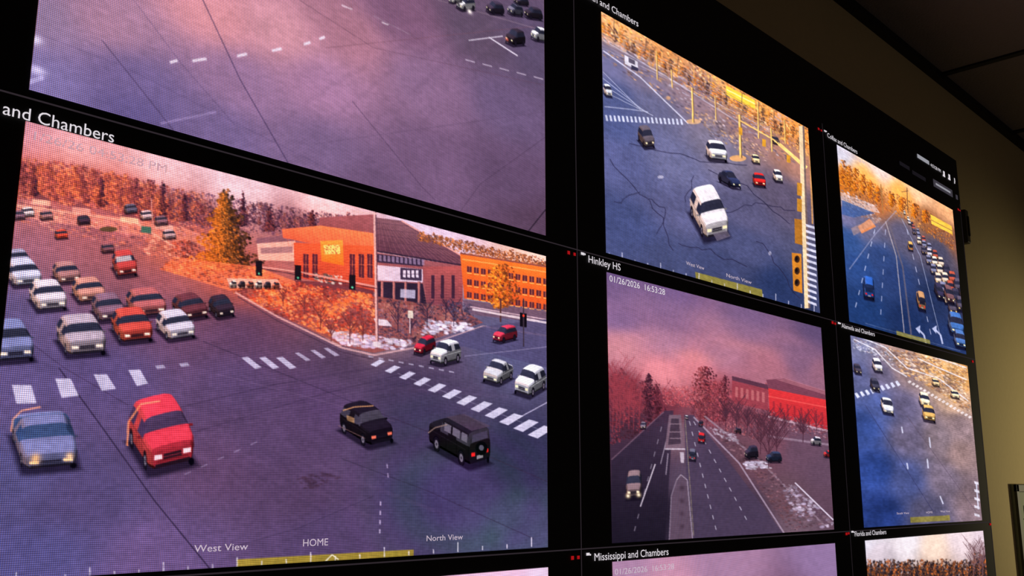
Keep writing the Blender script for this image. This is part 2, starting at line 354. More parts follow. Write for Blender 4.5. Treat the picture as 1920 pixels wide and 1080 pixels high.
T.speckle([(430, 545), (560, 530), (700, 552), (702, 640), (640, 640), (520, 590)], 1400, 1.2, 4.4, [(245, 140, 86), (215, 84, 52), (250, 168, 116), (120, 54, 56), (185, 68, 58), (90, 48, 64)], .8, 1.4)
T.speckle([(705, 560), (865, 575), (905, 605), (800, 640), (705, 650)], 700, 1.2, 4, [(66, 50, 72), (104, 76, 96), (146, 106, 118), (46, 36, 58), (165, 112, 104)], .8, 1.4)
T.speckle([(612, 618), (700, 630), (775, 640), (755, 656), (640, 648)], 150, 2, 5.5, [(228, 216, 238), (205, 188, 215), (180, 160, 195)], .85, 1.9)
T.speckle([(800, 600), (900, 608), (880, 622), (790, 628)], 70, 2, 5, [(222, 214, 238), (192, 182, 212)], .85, 2)
T.speckle([(590, 512), (640, 518), (640, 535), (590, 528)], 40, 2, 4, [(210, 210, 222), (60, 60, 70)], .9, 1.4)
T.poly([(700, 597), (725, 600), (735, 612), (705, 610)], (225, 216, 236), .8)
T.line([(440, 548), (520, 594), (640, 652), (700, 666), (800, 648), (905, 612), (1028, 630)], 3.5, (210, 168, 176), .75); T.line([(445, 556), (520, 602), (640, 660), (700, 674)], 2, (66, 50, 72), .7)
T.poly([(425, 522), (520, 524), (530, 540), (430, 540)], (215, 185, 190), .7)
for i in range(6): T.car((432+i*16, 540+i*.4), (12, 0), (-3, -2), 12, [(225, 215, 225), (90, 75, 90), (200, 120, 110)][i % 3], 'suv', lights=False)
for x, b, h in [(620, 640, 44), (655, 645, 56), (745, 624, 66), (850, 612, 60), (600, 620, 55), (800, 615, 52), (835, 600, 45), (570, 590, 45), (770, 630, 40), (530, 575, 40), (680, 640, 50)]:
    T.bare(x, b, h, (96, 50, 56) if x < 700 else (58, 42, 62), 14, 1.1)
T.speckle([(840, 565), (885, 570), (880, 600), (845, 600)], 70, 2, 4, [(55, 50, 75), (80, 70, 100)], .8)
T.poly([(905, 612), (1028, 598), (1028, 690), (870, 650), (800, 648)], (80, 74, 110), .85)
T.line([(885, 580), (1028, 606)], 4, (225, 216, 232), .8); T.line([(870, 668), (1028, 650)], 1.5, (150, 140, 175), .6)
T.line([(701.5, 398), (706, 640)], 4.5, (215, 165, 168)); T.line([(704, 398), (708.5, 640)], 2, (100, 70, 88)); T.poly([(699, 640), (713, 642), (713, 652), (699, 650)], (210, 194, 208))
T.line([(485, 500), (560, 510), (706, 538)], 2.5, (200, 152, 158)); T.line([(485, 503), (706, 541)], 1.5, (60, 42, 60)); T.line([(706, 401), (660, 397)], 2.5, (225, 178, 182))
for x, y in [(485, 502), (558, 510), (660, 528)]:
    T.poly([(x-6, y-13), (x+6, y-12), (x+6, y+16), (x-6, y+15)], (28, 23, 34)); T.ell(x, y+11, 2.0, 2.3, (80, 175, 155))
T.poly([(974, 586), (987, 588), (987, 614), (974, 612)], (22, 18, 28)); T.line([(981, 560), (981, 650)], 2.5, (60, 50, 65)); T.ell(981, 592, 2, 2.4, (225, 70, 55))
T.poly([(264, 424), (283, 426), (283, 438), (264, 436)], (62, 100, 96)); T.line([(283, 372), (287, 440)], 2, (185, 130, 130))
T.line([(768, 582), (768, 625)], 2, (190, 172, 184)); T.poly([(764, 582), (774, 583), (774, 597), (764, 596)], (205, 192, 186))
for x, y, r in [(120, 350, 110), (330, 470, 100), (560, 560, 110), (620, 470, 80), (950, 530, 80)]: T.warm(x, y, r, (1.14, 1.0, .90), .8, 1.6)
# tar seams
T.line([(110, 690), (190, 800), (290, 940), (400, 1075)], 2.5, (42, 32, 54), .8); T.line([(0, 600), (120, 690), (240, 760)], 1.5, (60, 44, 70), .6)
T.line([(380, 640), (700, 770), (880, 840), (1030, 905)], 1.6, (55, 42, 65), .6); T.line([(640, 860), (800, 920), (1000, 1010)], 1.4, (50, 42, 62), .6)
T.line([(310, 770), (520, 720), (700, 690)], 2.0, (60, 46, 70), .5); T.line([(330, 820), (600, 740), (760, 700)], 1.6, (58, 44, 68), .5)
T.line([(400, 700), (560, 740), (740, 790)], 1.2, (120, 95, 130), .5); T.line([(700, 930), (560, 990), (420, 1030)], 1.4, (55, 44, 68), .5); T.line([(1030, 752), (960, 790)], 2, (190, 180, 210), .8)
for k in range(9): T.line([(90+k*50, 770+k*8), (330+k*62, 1010-k*6)], 7, (70, 54, 85) if k % 2 else (112, 88, 122), .10)
for k in range(7): T.line([(300+k*30, 840-k*22), (820+k*22, 690+k*9)], 6, (66, 50, 80) if k % 2 else (108, 86, 118), .09)
T.speckle([(555, 895), (610, 885), (640, 895), (570, 920)], 30, 2, 5, [(62, 42, 58)], .5, 2.2)
T.dashed((713, 940), (711, 1010), 4, .45, 3, (190, 172, 205), .8); T.dashed((725, 870), (728, 905), 2, .45, 2.5, (170, 152, 185), .7); T.dashed((345, 890), (500, 820), 5, .4, 2, (150, 132, 165), .6)
for q in [[(22, 722), (58, 722), (68, 756), (30, 757)], [(103, 710), (132, 710), (147, 742), (115, 746)], [(175, 702), (200, 702), (217, 729), (190, 733)], [(240, 694), (262, 693), (277, 719), (256, 724)]]:
    T.poly(q, (196, 184, 212), .9)
T.bars((300, 688), (345, 684), 2, (16, -2), (4, 6), (180, 168, 196), .75)
for x in (470, 503, 535): T.poly([(x-18, 671), (x-6, 669), (x+20, 689), (x+8, 692)], (196, 184, 212), .88)
for x, y in [(568, 668), (597, 663), (622, 659)]: T.poly([(x-16, y-6), (x-8, y-7), (x+14, y+7), (x+5, y+9)], (184, 170, 198), .8)
n = 12
for i in range(n):
    t = i/(n-1); x = 708+t*306; y = 681+t*127+(t*t)*2; s_ = .75+.6*t
    T.poly([(x-19*s_, y+4*s_), (x+4*s_, y-9*s_), (x+18*s_, y-5*s_), (x-5*s_, y+9*s_)], (208, 200, 226), .9)
T.dashed((690, 668), (860, 700), 9, .5, 2.5, (190, 180, 206), .65); T.line([(745, 700), (1028, 812)], 1.2, (190, 180, 206), .35)
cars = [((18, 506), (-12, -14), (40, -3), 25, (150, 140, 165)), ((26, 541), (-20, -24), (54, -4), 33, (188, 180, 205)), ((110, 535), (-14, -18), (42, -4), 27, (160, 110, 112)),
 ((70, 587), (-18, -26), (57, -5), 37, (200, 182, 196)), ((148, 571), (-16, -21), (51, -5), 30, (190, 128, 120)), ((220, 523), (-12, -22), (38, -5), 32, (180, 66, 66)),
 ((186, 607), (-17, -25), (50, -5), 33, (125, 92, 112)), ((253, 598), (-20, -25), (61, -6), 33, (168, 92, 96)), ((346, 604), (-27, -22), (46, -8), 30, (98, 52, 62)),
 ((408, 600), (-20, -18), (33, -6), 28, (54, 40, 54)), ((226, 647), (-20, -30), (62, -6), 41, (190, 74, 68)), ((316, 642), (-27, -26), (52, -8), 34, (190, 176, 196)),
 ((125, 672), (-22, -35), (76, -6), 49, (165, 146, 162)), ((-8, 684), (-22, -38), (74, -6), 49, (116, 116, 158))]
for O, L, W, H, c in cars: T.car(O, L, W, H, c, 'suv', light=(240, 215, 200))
T.poly([(216, 482), (244, 479), (247, 488), (218, 492)], (235, 212, 214), .7)
T.car((42, 888), (-24, -72), (106, -10), 56, (112, 110, 152), 'sedan', light=(250, 195, 150), glass=(40, 52, 84))
T.soft(66, 860, 10, (255, 190, 130), .85); T.soft(130, 856, 8, (255, 200, 150), .85)
T.line([(20, 810), (24, 786), (40, 770), (76, 763)], 3, (250, 165, 130), .7)
T.car((278, 893), (-42, -66), (90, -22), 80, (205, 60, 78), 'suv', light=(235, 200, 210), glass=(54, 38, 64))
T.line([(262, 760), (240, 792), (238, 836)], 3.5, (255, 150, 100), .7); T.line([(262, 758), (300, 752)], 3, (255, 165, 125), .7)
T.rim = (150, 100, 90)
T.car((690, 842), (-58, -36), (50, -12), 50, (32, 25, 38), 'suv', light=(225, 110, 90), glass=(52, 46, 60))
T.line([(642, 770), (664, 763), (700, 761)], 2, (215, 155, 110), .8); T.line([(634, 798), (650, 806), (684, 822)], 1.4, (150, 110, 110), .6)
T.poly([(649, 778), (664, 784), (664, 794), (650, 788)], (200, 150, 105), .6)
T.car((878, 880), (-76, -42), (42, -13), 64, (32, 27, 38), 'jeep', 'rear', glass=(60, 54, 68))
T.poly([(836, 782), (870, 776), (919, 799), (884, 808)], (82, 66, 86), .75)
T.line([(802, 812), (815, 802), (838, 796)], 2, (165, 135, 125), .7)
T.rim = (255, 160, 105)
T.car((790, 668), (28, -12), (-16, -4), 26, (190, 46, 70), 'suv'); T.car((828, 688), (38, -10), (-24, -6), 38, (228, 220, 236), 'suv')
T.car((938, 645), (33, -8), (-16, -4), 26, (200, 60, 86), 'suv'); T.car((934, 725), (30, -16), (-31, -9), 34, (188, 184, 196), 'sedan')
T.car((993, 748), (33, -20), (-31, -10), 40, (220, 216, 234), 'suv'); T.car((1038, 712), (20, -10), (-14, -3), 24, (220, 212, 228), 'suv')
T.poly([(443, 1049), (775, 1030), (775, 1046), (443, 1069)], (160, 138, 46), .8)
for i in range(22):
    x = 30+i*46; yb = 1093-.068*x; T.line([(x, yb), (x, yb-(18 if i % 3 == 0 else 8))], 2, (225, 216, 232), .8)
T.line([(610, 1052), (622, 1040), (634, 1049)], 2, (230, 220, 200))
T.grain(10, 10, 1.10, 1.10)
yy, xx = np.mgrid[0:T.h, 0:T.w]
for (cx, cy, per, ra, am) in [(870, 930, 30, 230, 8), (985, 985, 22, 130, 7)]:
    u, v = T.cv(cx, cy); d = np.hypot((xx-u), (yy-v)*1.35)
    ring = np.sin(d*d/(per*per*14.)+.6); fall = np.exp(-(d/(ra*1.25))**2)
    T.img[..., 0] += ring*fall*am*.6; T.img[..., 1] -= ring*fall*am*.5; T.img[..., 2] += ring*fall*am*.8
FA = T

# ================================================================== FEED B : asphalt, row 1 col 1
T = Feed('feed_asphalt', 0, 0, 620, 420, 21)
T.base([(60, 20, (138, 114, 145)), (60, 150, (120, 106, 152)), (200, 40, (162, 120, 145)), (250, 150, (107, 90, 132)), (400, 30, (202, 136, 146)), (520, 60, (196, 138, 152)), (450, 150, (146, 111, 146)), (650, 60, (164, 113, 132)), (600, 160, (157, 115, 148)), (750, 30, (122, 87, 114)), (900, 60, (91, 74, 95)), (1000, 100, (89, 75, 102)),
 (800, 160, (130, 99, 130)), (950, 200, (103, 84, 116)), (400, 250, (111, 92, 132)), (250, 210, (95, 82, 127)), (600, 280, (117, 93, 128)), (800, 300, (114, 87, 118)), (700, 350, (104, 80, 110)), (950, 330, (96, 74, 102)), (1000, 430, (86, 64, 86)), (500, -150, (150, 105, 120)), (900, -200, (110, 85, 100)), (100, -200, (120, 92, 120))])
T.blotch(110, .06); T.blotch(40, .04)
T.line([(190, 75), (250, 150), (325, 245)], 1.8, (70, 55, 85), .7); T.line([(375, -10), (450, 150), (545, 315)], 1.8, (65, 50, 82), .75)
T.line([(250, 0), (340, 120), (440, 235)], 1.2, (80, 64, 98), .45); T.line([(560, 0), (700, 90), (1020, 160)], 1.2, (95, 66, 85), .5); T.line([(610, 90), (1000, 50)], 1.4, (110, 74, 88), .5)
T.line([(660, 190), (790, 350), (815, 375)], 1.4, (78, 58, 84), .6); T.line([(1025, 255), (900, 345), (860, 400)], 1.4, (70, 52, 75), .5); T.line([(1025, 390), (985, 440)], 2, (30, 22, 35), .85)
T.line([(590, 270), (1020, 210)], 1.2, (85, 66, 92), .4); T.line([(60, 60), (220, 120), (640, 330)], 1.2, (85, 68, 105), .4)
T.line([(300, 232), (405, 210)], 4, (165, 142, 188), .5)
for k in range(6): T.line([(430+k*60, 300-k*10), (620+k*60, 160-k*16), (800+k*50, 60-k*10)], 9, (150, 115, 145) if k % 2 else (90, 68, 95), .06)
for x, y, w in [(373, 113, 26), (453, 104, 18), (518, 94, 18), (575, 82, 12), (603, 72, 10), (325, 116, 14)]:
    T.poly([(x-w/2, y-1), (x+w/2, y-5), (x+w/2+1, y), (x-w/2, y+4)], (225, 208, 225), .9)
T.soft(66, 75, 10, (222, 208, 238), .9, 1.4); T.soft(70, 133, 9, (212, 198, 238), .9, 2); T.poly([(50, 150), (80, 142), (82, 150), (50, 160)], (190, 176, 222), .7)
T.line([(640, 10), (660, 18)], 3, (210, 184, 200), .8); T.line([(715, 42), (728, 47)], 2.5, (210, 192, 205), .8); T.line([(700, 30), (770, 66)], 1.5, (150, 124, 145), .6)
T.line([(878, 76), (942, 68)], 2.2, (205, 192, 210), .85); T.line([(916, 70), (970, 105)], 2.4, (215, 202, 220), .9); T.line([(820, 0), (1025, 60)], 2, (140, 118, 135), .5)
for i in range(6): T.line([(872+i*32, 112+i*8), (890+i*32, 117+i*8)], 2.2, (195, 178, 200), .7)
for O, L, W, H, c in [((866, 22), (26, -2), (-12, -8), 22, (230, 222, 230)), ((850, 8), (18, -4), (-10, -3), 14, (200, 192, 200)), ((920, 28), (26, 2), (-10, -8), 20, (66, 54, 74)), ((960, 30), (22, 3), (-10, -6), 20, (115, 110, 134)), ((990, 36), (28, 4), (-8, -6), 20, (60, 50, 66)), ((970, 10), (22, 3), (-8, -6), 14, (74, 64, 84)), ((1004, 78), (24, 4), (-10, -6), 24, (225, 220, 235)), ((962, 88), (24, -2), (-16, -8), 26, (54, 44, 58))]:
    T.car(O, L, W, H, c, 'suv', sh=.7)
T.glow(880, 22, 5, (255, 240, 240)); T.soft(950, 74, 3, (255, 120, 100), .8)
T.grain(7, 9, 1.05, 1.08); FB = T

# ================================================================== FEED C : row 1 col 2
T = Feed('feed_signal_corner', 1, 0, 440, 430, 31)
T.base([(1135, 40, (235, 175, 125)), (1250, 100, (215, 150, 100)), (1400, 190, (235, 165, 92)), (1510, 250, (235, 155, 82)), (1140, 120, (112, 110, 146)), (1200, 140, (128, 116, 140)), (1300, 170, (145, 120, 132)), (1400, 240, (148, 116, 120)), (1480, 290, (165, 120, 108)),
 (1160, 180, (80, 87, 128)), (1150, 230, (82, 89, 132)), (1220, 200, (102, 101, 132)), (1160, 300, (90, 93, 134)), (1260, 300, (108, 108, 143)), (1170, 420, (72, 79, 119)), (1280, 400, (92, 92, 128)), (1400, 400, (89, 86, 116)), (1400, 460, (76, 79, 113)), (1470, 370, (93, 84, 106)), (1340, 500, (66, 71, 105)), (1460, 540, (46, 57, 93)), (1260, 500, (70, 75, 109)), (1525, 500, (77, 78, 105)), (1350, 280, (120, 113, 135))])
T.blotch(50, .09)
T.speckle([(1127, 22), (1260, 95), (1400, 173), (1517, 240), (1520, 300), (1400, 235), (1260, 150), (1128, 75)], 1500, 1, 3.6, [(255, 196, 110), (235, 146, 64), (145, 86, 58), (255, 220, 160), (92, 64, 66), (215, 125, 62), (185, 158, 165)], .8, 1.4)
for i in range(34):
    x = 1130+i*11.5; yb = 60+(x-1127)*.56+T.r.uniform(-4, 8); T.tree(x, yb, T.r.uniform(9, 15), T.r.uniform(16, 30), [[(250, 170, 80), (190, 108, 56)], [(215, 130, 64), (110, 72, 60)], [(160, 110, 76), (80, 58, 60)]][i % 3], 40, 'round', .9, 2.4, .75)
T.poly([(1360, 160), (1415, 188), (1415, 206), (1362, 178)], (255, 205, 80)); T.line([(1362, 168), (1415, 195)], 2, (255, 238, 165))
T.speckle([(1128, 70), (1300, 155), (1420, 238), (1510, 310), (1400, 290), (1290, 215), (1128, 110)], 620, 1, 3.2, [(198, 190, 212), (98, 84, 106), (165, 128, 122), (72, 62, 86), (232, 172, 110), (110, 100, 126)], .7, 2)
for k in range(7): T.line([(1128, 45+k*9), (1260+k*4, 116+k*9), (1420+k*6, 208+k*8)], 1.2, (205, 194, 210) if k % 2 else (90, 76, 96), .45)
T.line([(1130, 95), (1200, 145), (1290, 232)], 2.5, (214, 210, 232), .8); T.line([(1130, 75), (1260, 150), (1400, 240)], 2.2, (210, 204, 226), .5)
for y in range(4): T.line([(1130, 135+y*12), (1200+y*8, 205+y*4)], 1.4, (200, 200, 226), .6)
T.poly([(1170, 103), (1195, 116), (1196, 132), (1171, 120)], (215, 208, 222)); T.poly([(1178, 108), (1190, 114), (1190, 122), (1178, 117)], (90, 82, 100)); T.poly([(1183, 122), (1196, 128), (1196, 134), (1183, 130)], (60, 56, 80))
T.speckle([(1300, 200), (1420, 270), (1440, 310), (1330, 255)], 180, 1, 3, [(215, 168, 120), (182, 160, 162), (90, 74, 84)], .7, 1.8)
for i in range(12): T.line([(1150+i*30, 60+i*17), (1151+i*30, 30+i*17+8)], 1.2, (250, 190, 110) if i % 2 else (100, 74, 70), .8)
for i in range(19):
    x = 1134+i*7.8; y = 221+i*.4; T.poly([(x, y-5), (x+3.4, y-5), (x+6, y+6), (x+2, y+6)], (216, 216, 240), .88)
T.line([(1133, 200), (1180, 205), (1215, 210)], 1.6, (195, 196, 222), .7)
for L in [[(1140, 300), (1200, 360), (1240, 410), (1262, 470)], [(1215, 372), (1250, 395), (1230, 440)], [(1330, 320), (1400, 350), (1480, 420)], [(1360, 400), (1420, 380), (1490, 395)], [(1180, 270), (1300, 300), (1400, 310)], [(1270, 460), (1330, 470), (1400, 500)], [(1150, 380), (1200, 360)], [(1420, 450), (1460, 500), (1500, 560)], [(1300, 330), (1285, 380)]]:
    pts = []
    for (xa_, ya_), (xb_, yb_) in zip(L[:-1], L[1:]):
        for t in np.linspace(0, 1, 6)[:-1]: pts.append((xa_+(xb_-xa_)*t+T.r.normal(0, 2.2), ya_+(yb_-ya_)*t+T.r.normal(0, 2.2)))
    T.line(pts+[L[-1]], 1.5, (42, 38, 62), .7)
T.ell(1238, 332, 6, 3.2, (175, 170, 194), .9); T.ell(1443, 475, 3, 4, (185, 178, 198), .6)
T.ell(1383, 297, 16, 6, (218, 164, 116)); T.ell(1300, 228, 14, 5, (208, 165, 130), .9)
for O, L, W, H, c, k in [((1320, 454), (-30, -56), (48, -11), 50, (212, 202, 210), 'suv'), ((1330, 302), (-8, -12), (34, 4), 30, (226, 222, 234), 'suv'), ((1372, 354), (-28, -14), (18, 2), 26, (56, 62, 98), 'sedan'), ((1208, 280), (-14, -18), (20, -2), 28, (96, 86, 98), 'suv'), ((1414, 350), (-4, -8), (22, 3), 20, (215, 48, 48), 'suv'), ((1454, 342), (-6, -8), (14, 2), 18, (228, 220, 222), 'suv'), ((1412, 307), (-4, -6), (13, 2), 13, (240, 212, 168), 'suv'), ((1136, 182), (-6, -8), (12, 2), 18, (225, 225, 240), 'suv'), ((1450, 270), (-4, -4), (12, 3), 12, (90, 74, 76), 'suv')]:
    T.car(O, L, W, H, c, k, light=(252, 228, 185))
T.poly([(1336, 438), (1362, 432), (1369, 443), (1344, 452)], (128, 116, 134), .6)
for x, y0, y1, w in [(1297, 165, 230, 3.5), (1386, 215, 296, 4.5), (1258, 130, 165, 2), (1445, 240, 285, 2.5), (1420, 190, 260, 2.5), (1340, 180, 225, 2), (1230, 95, 150, 2), (1470, 225, 270, 2)]:
    T.line([(x, y0), (x+2, y1)], w, (246, 200, 120)); T.line([(x+w*.5, y0), (x+2+w*.5, y1)], w*.4, (110, 80, 66))
T.line([(1385, 225), (1450, 262), (1508, 315)], 2.5, (240, 194, 120)); T.line([(1290, 165), (1385, 220)], 1.5, (196, 150, 112), .7)
T.line([(1460, 270), (1512, 315)], 6, (250, 208, 132)); T.line([(1501, 236), (1512, 578)], 8, (228, 200, 164)); T.line([(1506, 236), (1517, 578)], 3.5, (116, 96, 94)); T.line([(1517, 250), (1523, 420)], 3, (210, 154, 94), .8)
for x, y in [(1388, 240), (1432, 262), (1478, 292)]: T.poly([(x-3.5, y-2), (x+3.5, y), (x+3.5, y+14), (x-3.5, y+12)], (206, 148, 56))
for y in (352, 382): T.poly([(1494, y-10), (1503, y-8), (1503, y+16), (1494, y+14)], (186, 130, 54))
T.poly([(1489, 410), (1503, 412), (1504, 460), (1490, 456)], (166, 110, 48)); T.poly([(1484, 474), (1502, 476), (1504, 550), (1487, 545)], (196, 126, 50))
for y in (486, 508, 530): T.ell(1494, y, 5, 7, (64, 42, 34)); T.ell(1493, y-1, 2.5, 4, (24, 20, 24))
for i in range(14):
    y = 420+i*11; T.poly([(1510+i*.3, y), (1530, y+6), (1531, y+11), (1511+i*.3, y+5)], (218, 216, 236), .88)
T.poly([(1303, 510), (1428, 543), (1430, 557), (1304, 524)], (150, 136, 58), .8)
for i in range(17):
    x = 1142+i*24; yb = 480+(x-1138)*.268; T.line([(x, yb), (x, yb-(14 if i % 3 == 1 else 7))], 1.5, (215, 210, 230), .75)
T.grain(12, 12, 1.12, 1.12); FC = T

# ================================================================== FEED D : row 1 col 3
T = Feed('feed_avenue_sunset', 2, 0, 300, 330, 41)
T.base([(1575, 285, (205, 200, 215)), (1650, 315, (228, 204, 198)), (1720, 360, (240, 190, 152)), (1780, 395, (230, 170, 125)), (1620, 335, (250, 178, 98)), (1690, 365, (250, 174, 92)), (1580, 345, (200, 116, 48)), (1640, 378, (172, 104, 64)), (1740, 412, (148, 96, 66)), (1785, 450, (135, 92, 76)),
 (1580, 400, (116, 112, 146)), (1590, 450, (58, 84, 136)), (1625, 430, (104, 102, 130)), (1610, 500, (50, 74, 126)), (1650, 480, (54, 72, 118)), (1620, 580, (38, 60, 105)), (1680, 520, (48, 64, 108)), (1700, 600, (35, 50, 88)), (1750, 560, (41, 52, 85)), (1760, 470, (78, 76, 98)), (1790, 550, (58, 60, 88)), (1780, 640, (43, 58, 99)), (1690, 440, (92, 88, 112))])
T.speckle([(1574, 312), (1600, 318), (1650, 350), (1700, 372), (1786, 428), (1788, 470), (1700, 412), (1640, 385), (1576, 350)], 1000, .9, 2.6, [(228, 134, 46), (172, 92, 42), (112, 68, 52), (250, 168, 76), (82, 56, 56)], .8)
for x, b, w, h in [(1580, 345, 16, 44), (1592, 350, 18, 40), (1604, 358, 18, 42), (1618, 364, 16, 36), (1632, 372, 16, 30), (1645, 378, 14, 28), (1672, 388, 14, 24), (1690, 396, 14, 26), (1715, 408, 14, 26), (1735, 418, 14, 24)]:
    T.tree(x, b, w, h, [(244, 146, 44), (200, 106, 42), (122, 70, 46)], 100, 'round', .8, 2.2)
T.poly([(1744, 402), (1784, 424), (1786, 440), (1746, 420)], (245, 200, 82), .9); T.line([(1745, 412), (1785, 433)], 1.5, (150, 110, 70))
T.poly([(1576, 360), (1640, 385), (1650, 400), (1577, 385)], (212, 188, 188), .7); T.speckle([(1576, 355), (1650, 385), (1650, 420), (1577, 400)], 150, .9, 2.4, [(222, 214, 226), (90, 82, 98), (175, 112, 78)], .8, 1.8)
T.poly([(1578, 375), (1640, 400), (1600, 408), (1578, 402)], (60, 86, 140), .8)
T.poly([(1608, 425), (1630, 410), (1642, 425), (1615, 438)], (220, 138, 90), .95); T.poly([(1595, 428), (1640, 408), (1655, 412), (1600, 442)], (186, 148, 138), .5)
T.line([(1592, 505), (1640, 440), (1680, 395)], 1.8, (165, 162, 190), .6); T.line([(1660, 415), (1680, 480), (1695, 625)], 1.8, (190, 176, 178), .7); T.line([(1665, 415), (1692, 500), (1708, 628)], 3, (108, 98, 110), .7)
T.line([(1690, 410), (1725, 480), (1765, 640)], 1.2, (160, 165, 194), .7); T.dashed((1640, 430), (1600, 590), 7, .4, 1.6, (196, 200, 228), .8); T.dashed((1660, 430), (1650, 605), 7, .4, 1.6, (186, 190, 222), .7); T.dashed((1700, 430), (1748, 640), 9, .45, 1.4, (196, 196, 222), .7)
T.line([(1651, 345), (1655, 400)], 2, (160, 114, 72)); T.line([(1640, 362), (1655, 358)], 1.5, (140, 104, 70)); T.line([(1700, 352), (1702, 400)], 1.4, (110, 80, 62)); T.line([(1690, 360), (1703, 358)], 1.2, (110, 80, 62))
for i in range(33):
    t = i/32; lane = i % 3; x = 1694+t*92+lane*9*(.4+t); y = 402+t*200+lane*6-lane*t*18; s_ = .3+.95*t
    c = [(215, 196, 180), (86, 78, 95), (228, 214, 202), (175, 86, 70), (126, 126, 155), (62, 58, 78), (205, 198, 208)][int(T.r.integers(0, 7))]
    T.car((x, y), (-3*s_, -11*s_), (13*s_, 2*s_), 15*s_, c, 'suv', light=(255, 208, 125), sh=.6)
T.car((1620, 560), (-2, -28), (19, 4), 26, (54, 94, 172), 'suv', 'rear', glass=(25, 35, 65), sh=.7)
for O, L, W, H, c, e in [((1722, 582), (-5, -22), (14, 4), 24, (176, 134, 98), 'rear'), ((1703, 470), (-2, -10), (9, 2), 12, (215, 165, 98), 'rear'), ((1758, 562), (-8, -18), (14, 4), 18, (58, 54, 80), 'front'), ((1776, 568), (-8, -18), (14, 4), 20, (120, 86, 92), 'front'), ((1782, 628), (-6, -20), (26, 6), 28, (70, 106, 166), 'front'), ((1792, 652), (-5, -16), (20, 5), 22, (82, 114, 170), 'front')]:
    T.car(O, L, W, H, c, 'suv', e, sh=.6)
for x in (1726, 1757): T.line([(x+10, 645), (x+6, 628), (x-4, 618)], 3.2, (186, 190, 222), .9); T.poly([(x-10, 616), (x-1, 610), (x-2, 626)], (186, 190, 222), .9)
T.poly([(1680, 620), (1743, 638), (1744, 645), (1681, 628)], (146, 134, 62), .8); T.line([(1622, 606), (1800, 658)], 1, (150, 160, 190), .4)
T.grain(12, 12, 1.12, 1.12); FD = T

# ================================================================== FEED E : Hinkley HS
T = Feed('feed_school_street', 1, 1, 440, 430, 51)
T.base([(1145, 530, (104, 82, 124)), (1250, 560, (111, 86, 128)), (1400, 600, (114, 88, 124)), (1530, 625, (94, 75, 110)), (1150, 600, (132, 100, 140)), (1250, 640, (165, 116, 142)), (1350, 660, (165, 112, 134)), (1500, 670, (127, 92, 120)), (1160, 650, (196, 130, 142)), (1240, 700, (218, 134, 144)), (1300, 690, (206, 124, 135)), (1440, 690, (165, 105, 122)), (1540, 700, (142, 97, 118)),
 (1170, 740, (110, 50, 64)), (1240, 760, (112, 52, 66)), (1340, 740, (150, 70, 82)), (1200, 800, (70, 44, 60)), (1170, 850, (62, 44, 62)), (1200, 870, (62, 48, 68)), (1170, 960, (34, 27, 42)), (1230, 960, (38, 31, 46)), (1270, 820, (118, 90, 105)), (1290, 900, (84, 68, 88)), (1340, 880, (67, 54, 76)), (1330, 970, (57, 48, 68)), (1400, 960, (61, 50, 70)),
 (1400, 860, (100, 68, 80)), (1440, 830, (112, 72, 88)), (1500, 850, (100, 73, 92)), (1540, 880, (95, 71, 90)), (1540, 950, (91, 67, 84)), (1470, 930, (98, 72, 84)), (1500, 980, (108, 86, 100))])
for x, y, r, c, a in [(1200, 560, 26, (150, 112, 142), .3), (1330, 600, 22, (165, 118, 142), .35), (1460, 640, 22, (175, 118, 138), .35), (1250, 610, 16, (92, 74, 116), .3), (1400, 650, 14, (200, 130, 140), .4), (1300, 668, 12, (218, 140, 144), .4), (1500, 655, 14, (96, 76, 110), .3), (1180, 630, 12, (208, 138, 148), .35)]:
    T.soft(x, y, r, c, a, 4.5)
pal = [(140, 52, 64), (94, 36, 50), (172, 70, 78), (70, 32, 48), (58, 34, 46)]
T.speckle([(1142, 705), (1165, 690), (1190, 712), (1215, 712), (1250, 750), (1255, 790), (1200, 815), (1145, 835)], 1000, 1, 3.4, pal, .7)
for x, b, h in [(1155, 800, 140), (1168, 800, 128), (1187, 805, 115), (1148, 810, 145), (1178, 805, 108), (1161, 810, 120), (1198, 800, 90)]: T.bare(x, b, h, (140, 58, 70), 20, .9)
T.tree(1216, 790, 20, 90, [(76, 38, 52), (58, 30, 46)], 220, 'round', .9, 2.6); T.tree(1232, 790, 14, 70, [(84, 38, 52)], 90, 'round'); T.bare(1242, 780, 70, (118, 52, 66), 12)
T.speckle([(1240, 728), (1300, 722), (1310, 765), (1245, 760)], 350, 1, 3, [(210, 98, 104), (175, 70, 80), (142, 56, 68), (222, 128, 132)], .65)
T.tree(1320, 785, 46, 98, [(155, 74, 82), (124, 52, 62), (84, 38, 52)], 460, 'round', 1, 3)
T.tree(1358, 790, 18, 86, [(98, 42, 54), (74, 36, 50)], 180, 'round', 1, 2.6); T.tree(1340, 790, 46, 75, [(172, 80, 88), (138, 58, 70)], 280, 'round', 1, 2.6)
T.speckle([(1290, 735), (1440, 718), (1450, 800), (1420, 825), (1300, 790)], 900, 1, 3.2, [(138, 64, 76), (180, 86, 94), (96, 46, 60), (72, 40, 56), (198, 114, 118)], .65)
for x in range(1300, 1440, 12): T.bare(x, 800+(x-1300)*.15, 55, (96, 46, 60), 8, .8)
T.poly([(1372, 705), (1440, 722), (1440, 770), (1372, 755)], (145, 60, 72), .85); T.poly([(1372, 705), (1440, 722), (1440, 730), (1372, 713)], (88, 52, 70))
for x in range(1378, 1436, 10): T.poly([(x, 725+(x-1378)*.2), (x+5, 726+(x-1378)*.2), (x+5, 745+(x-1378)*.2), (x, 744+(x-1378)*.2)], (190, 112, 116), .7)
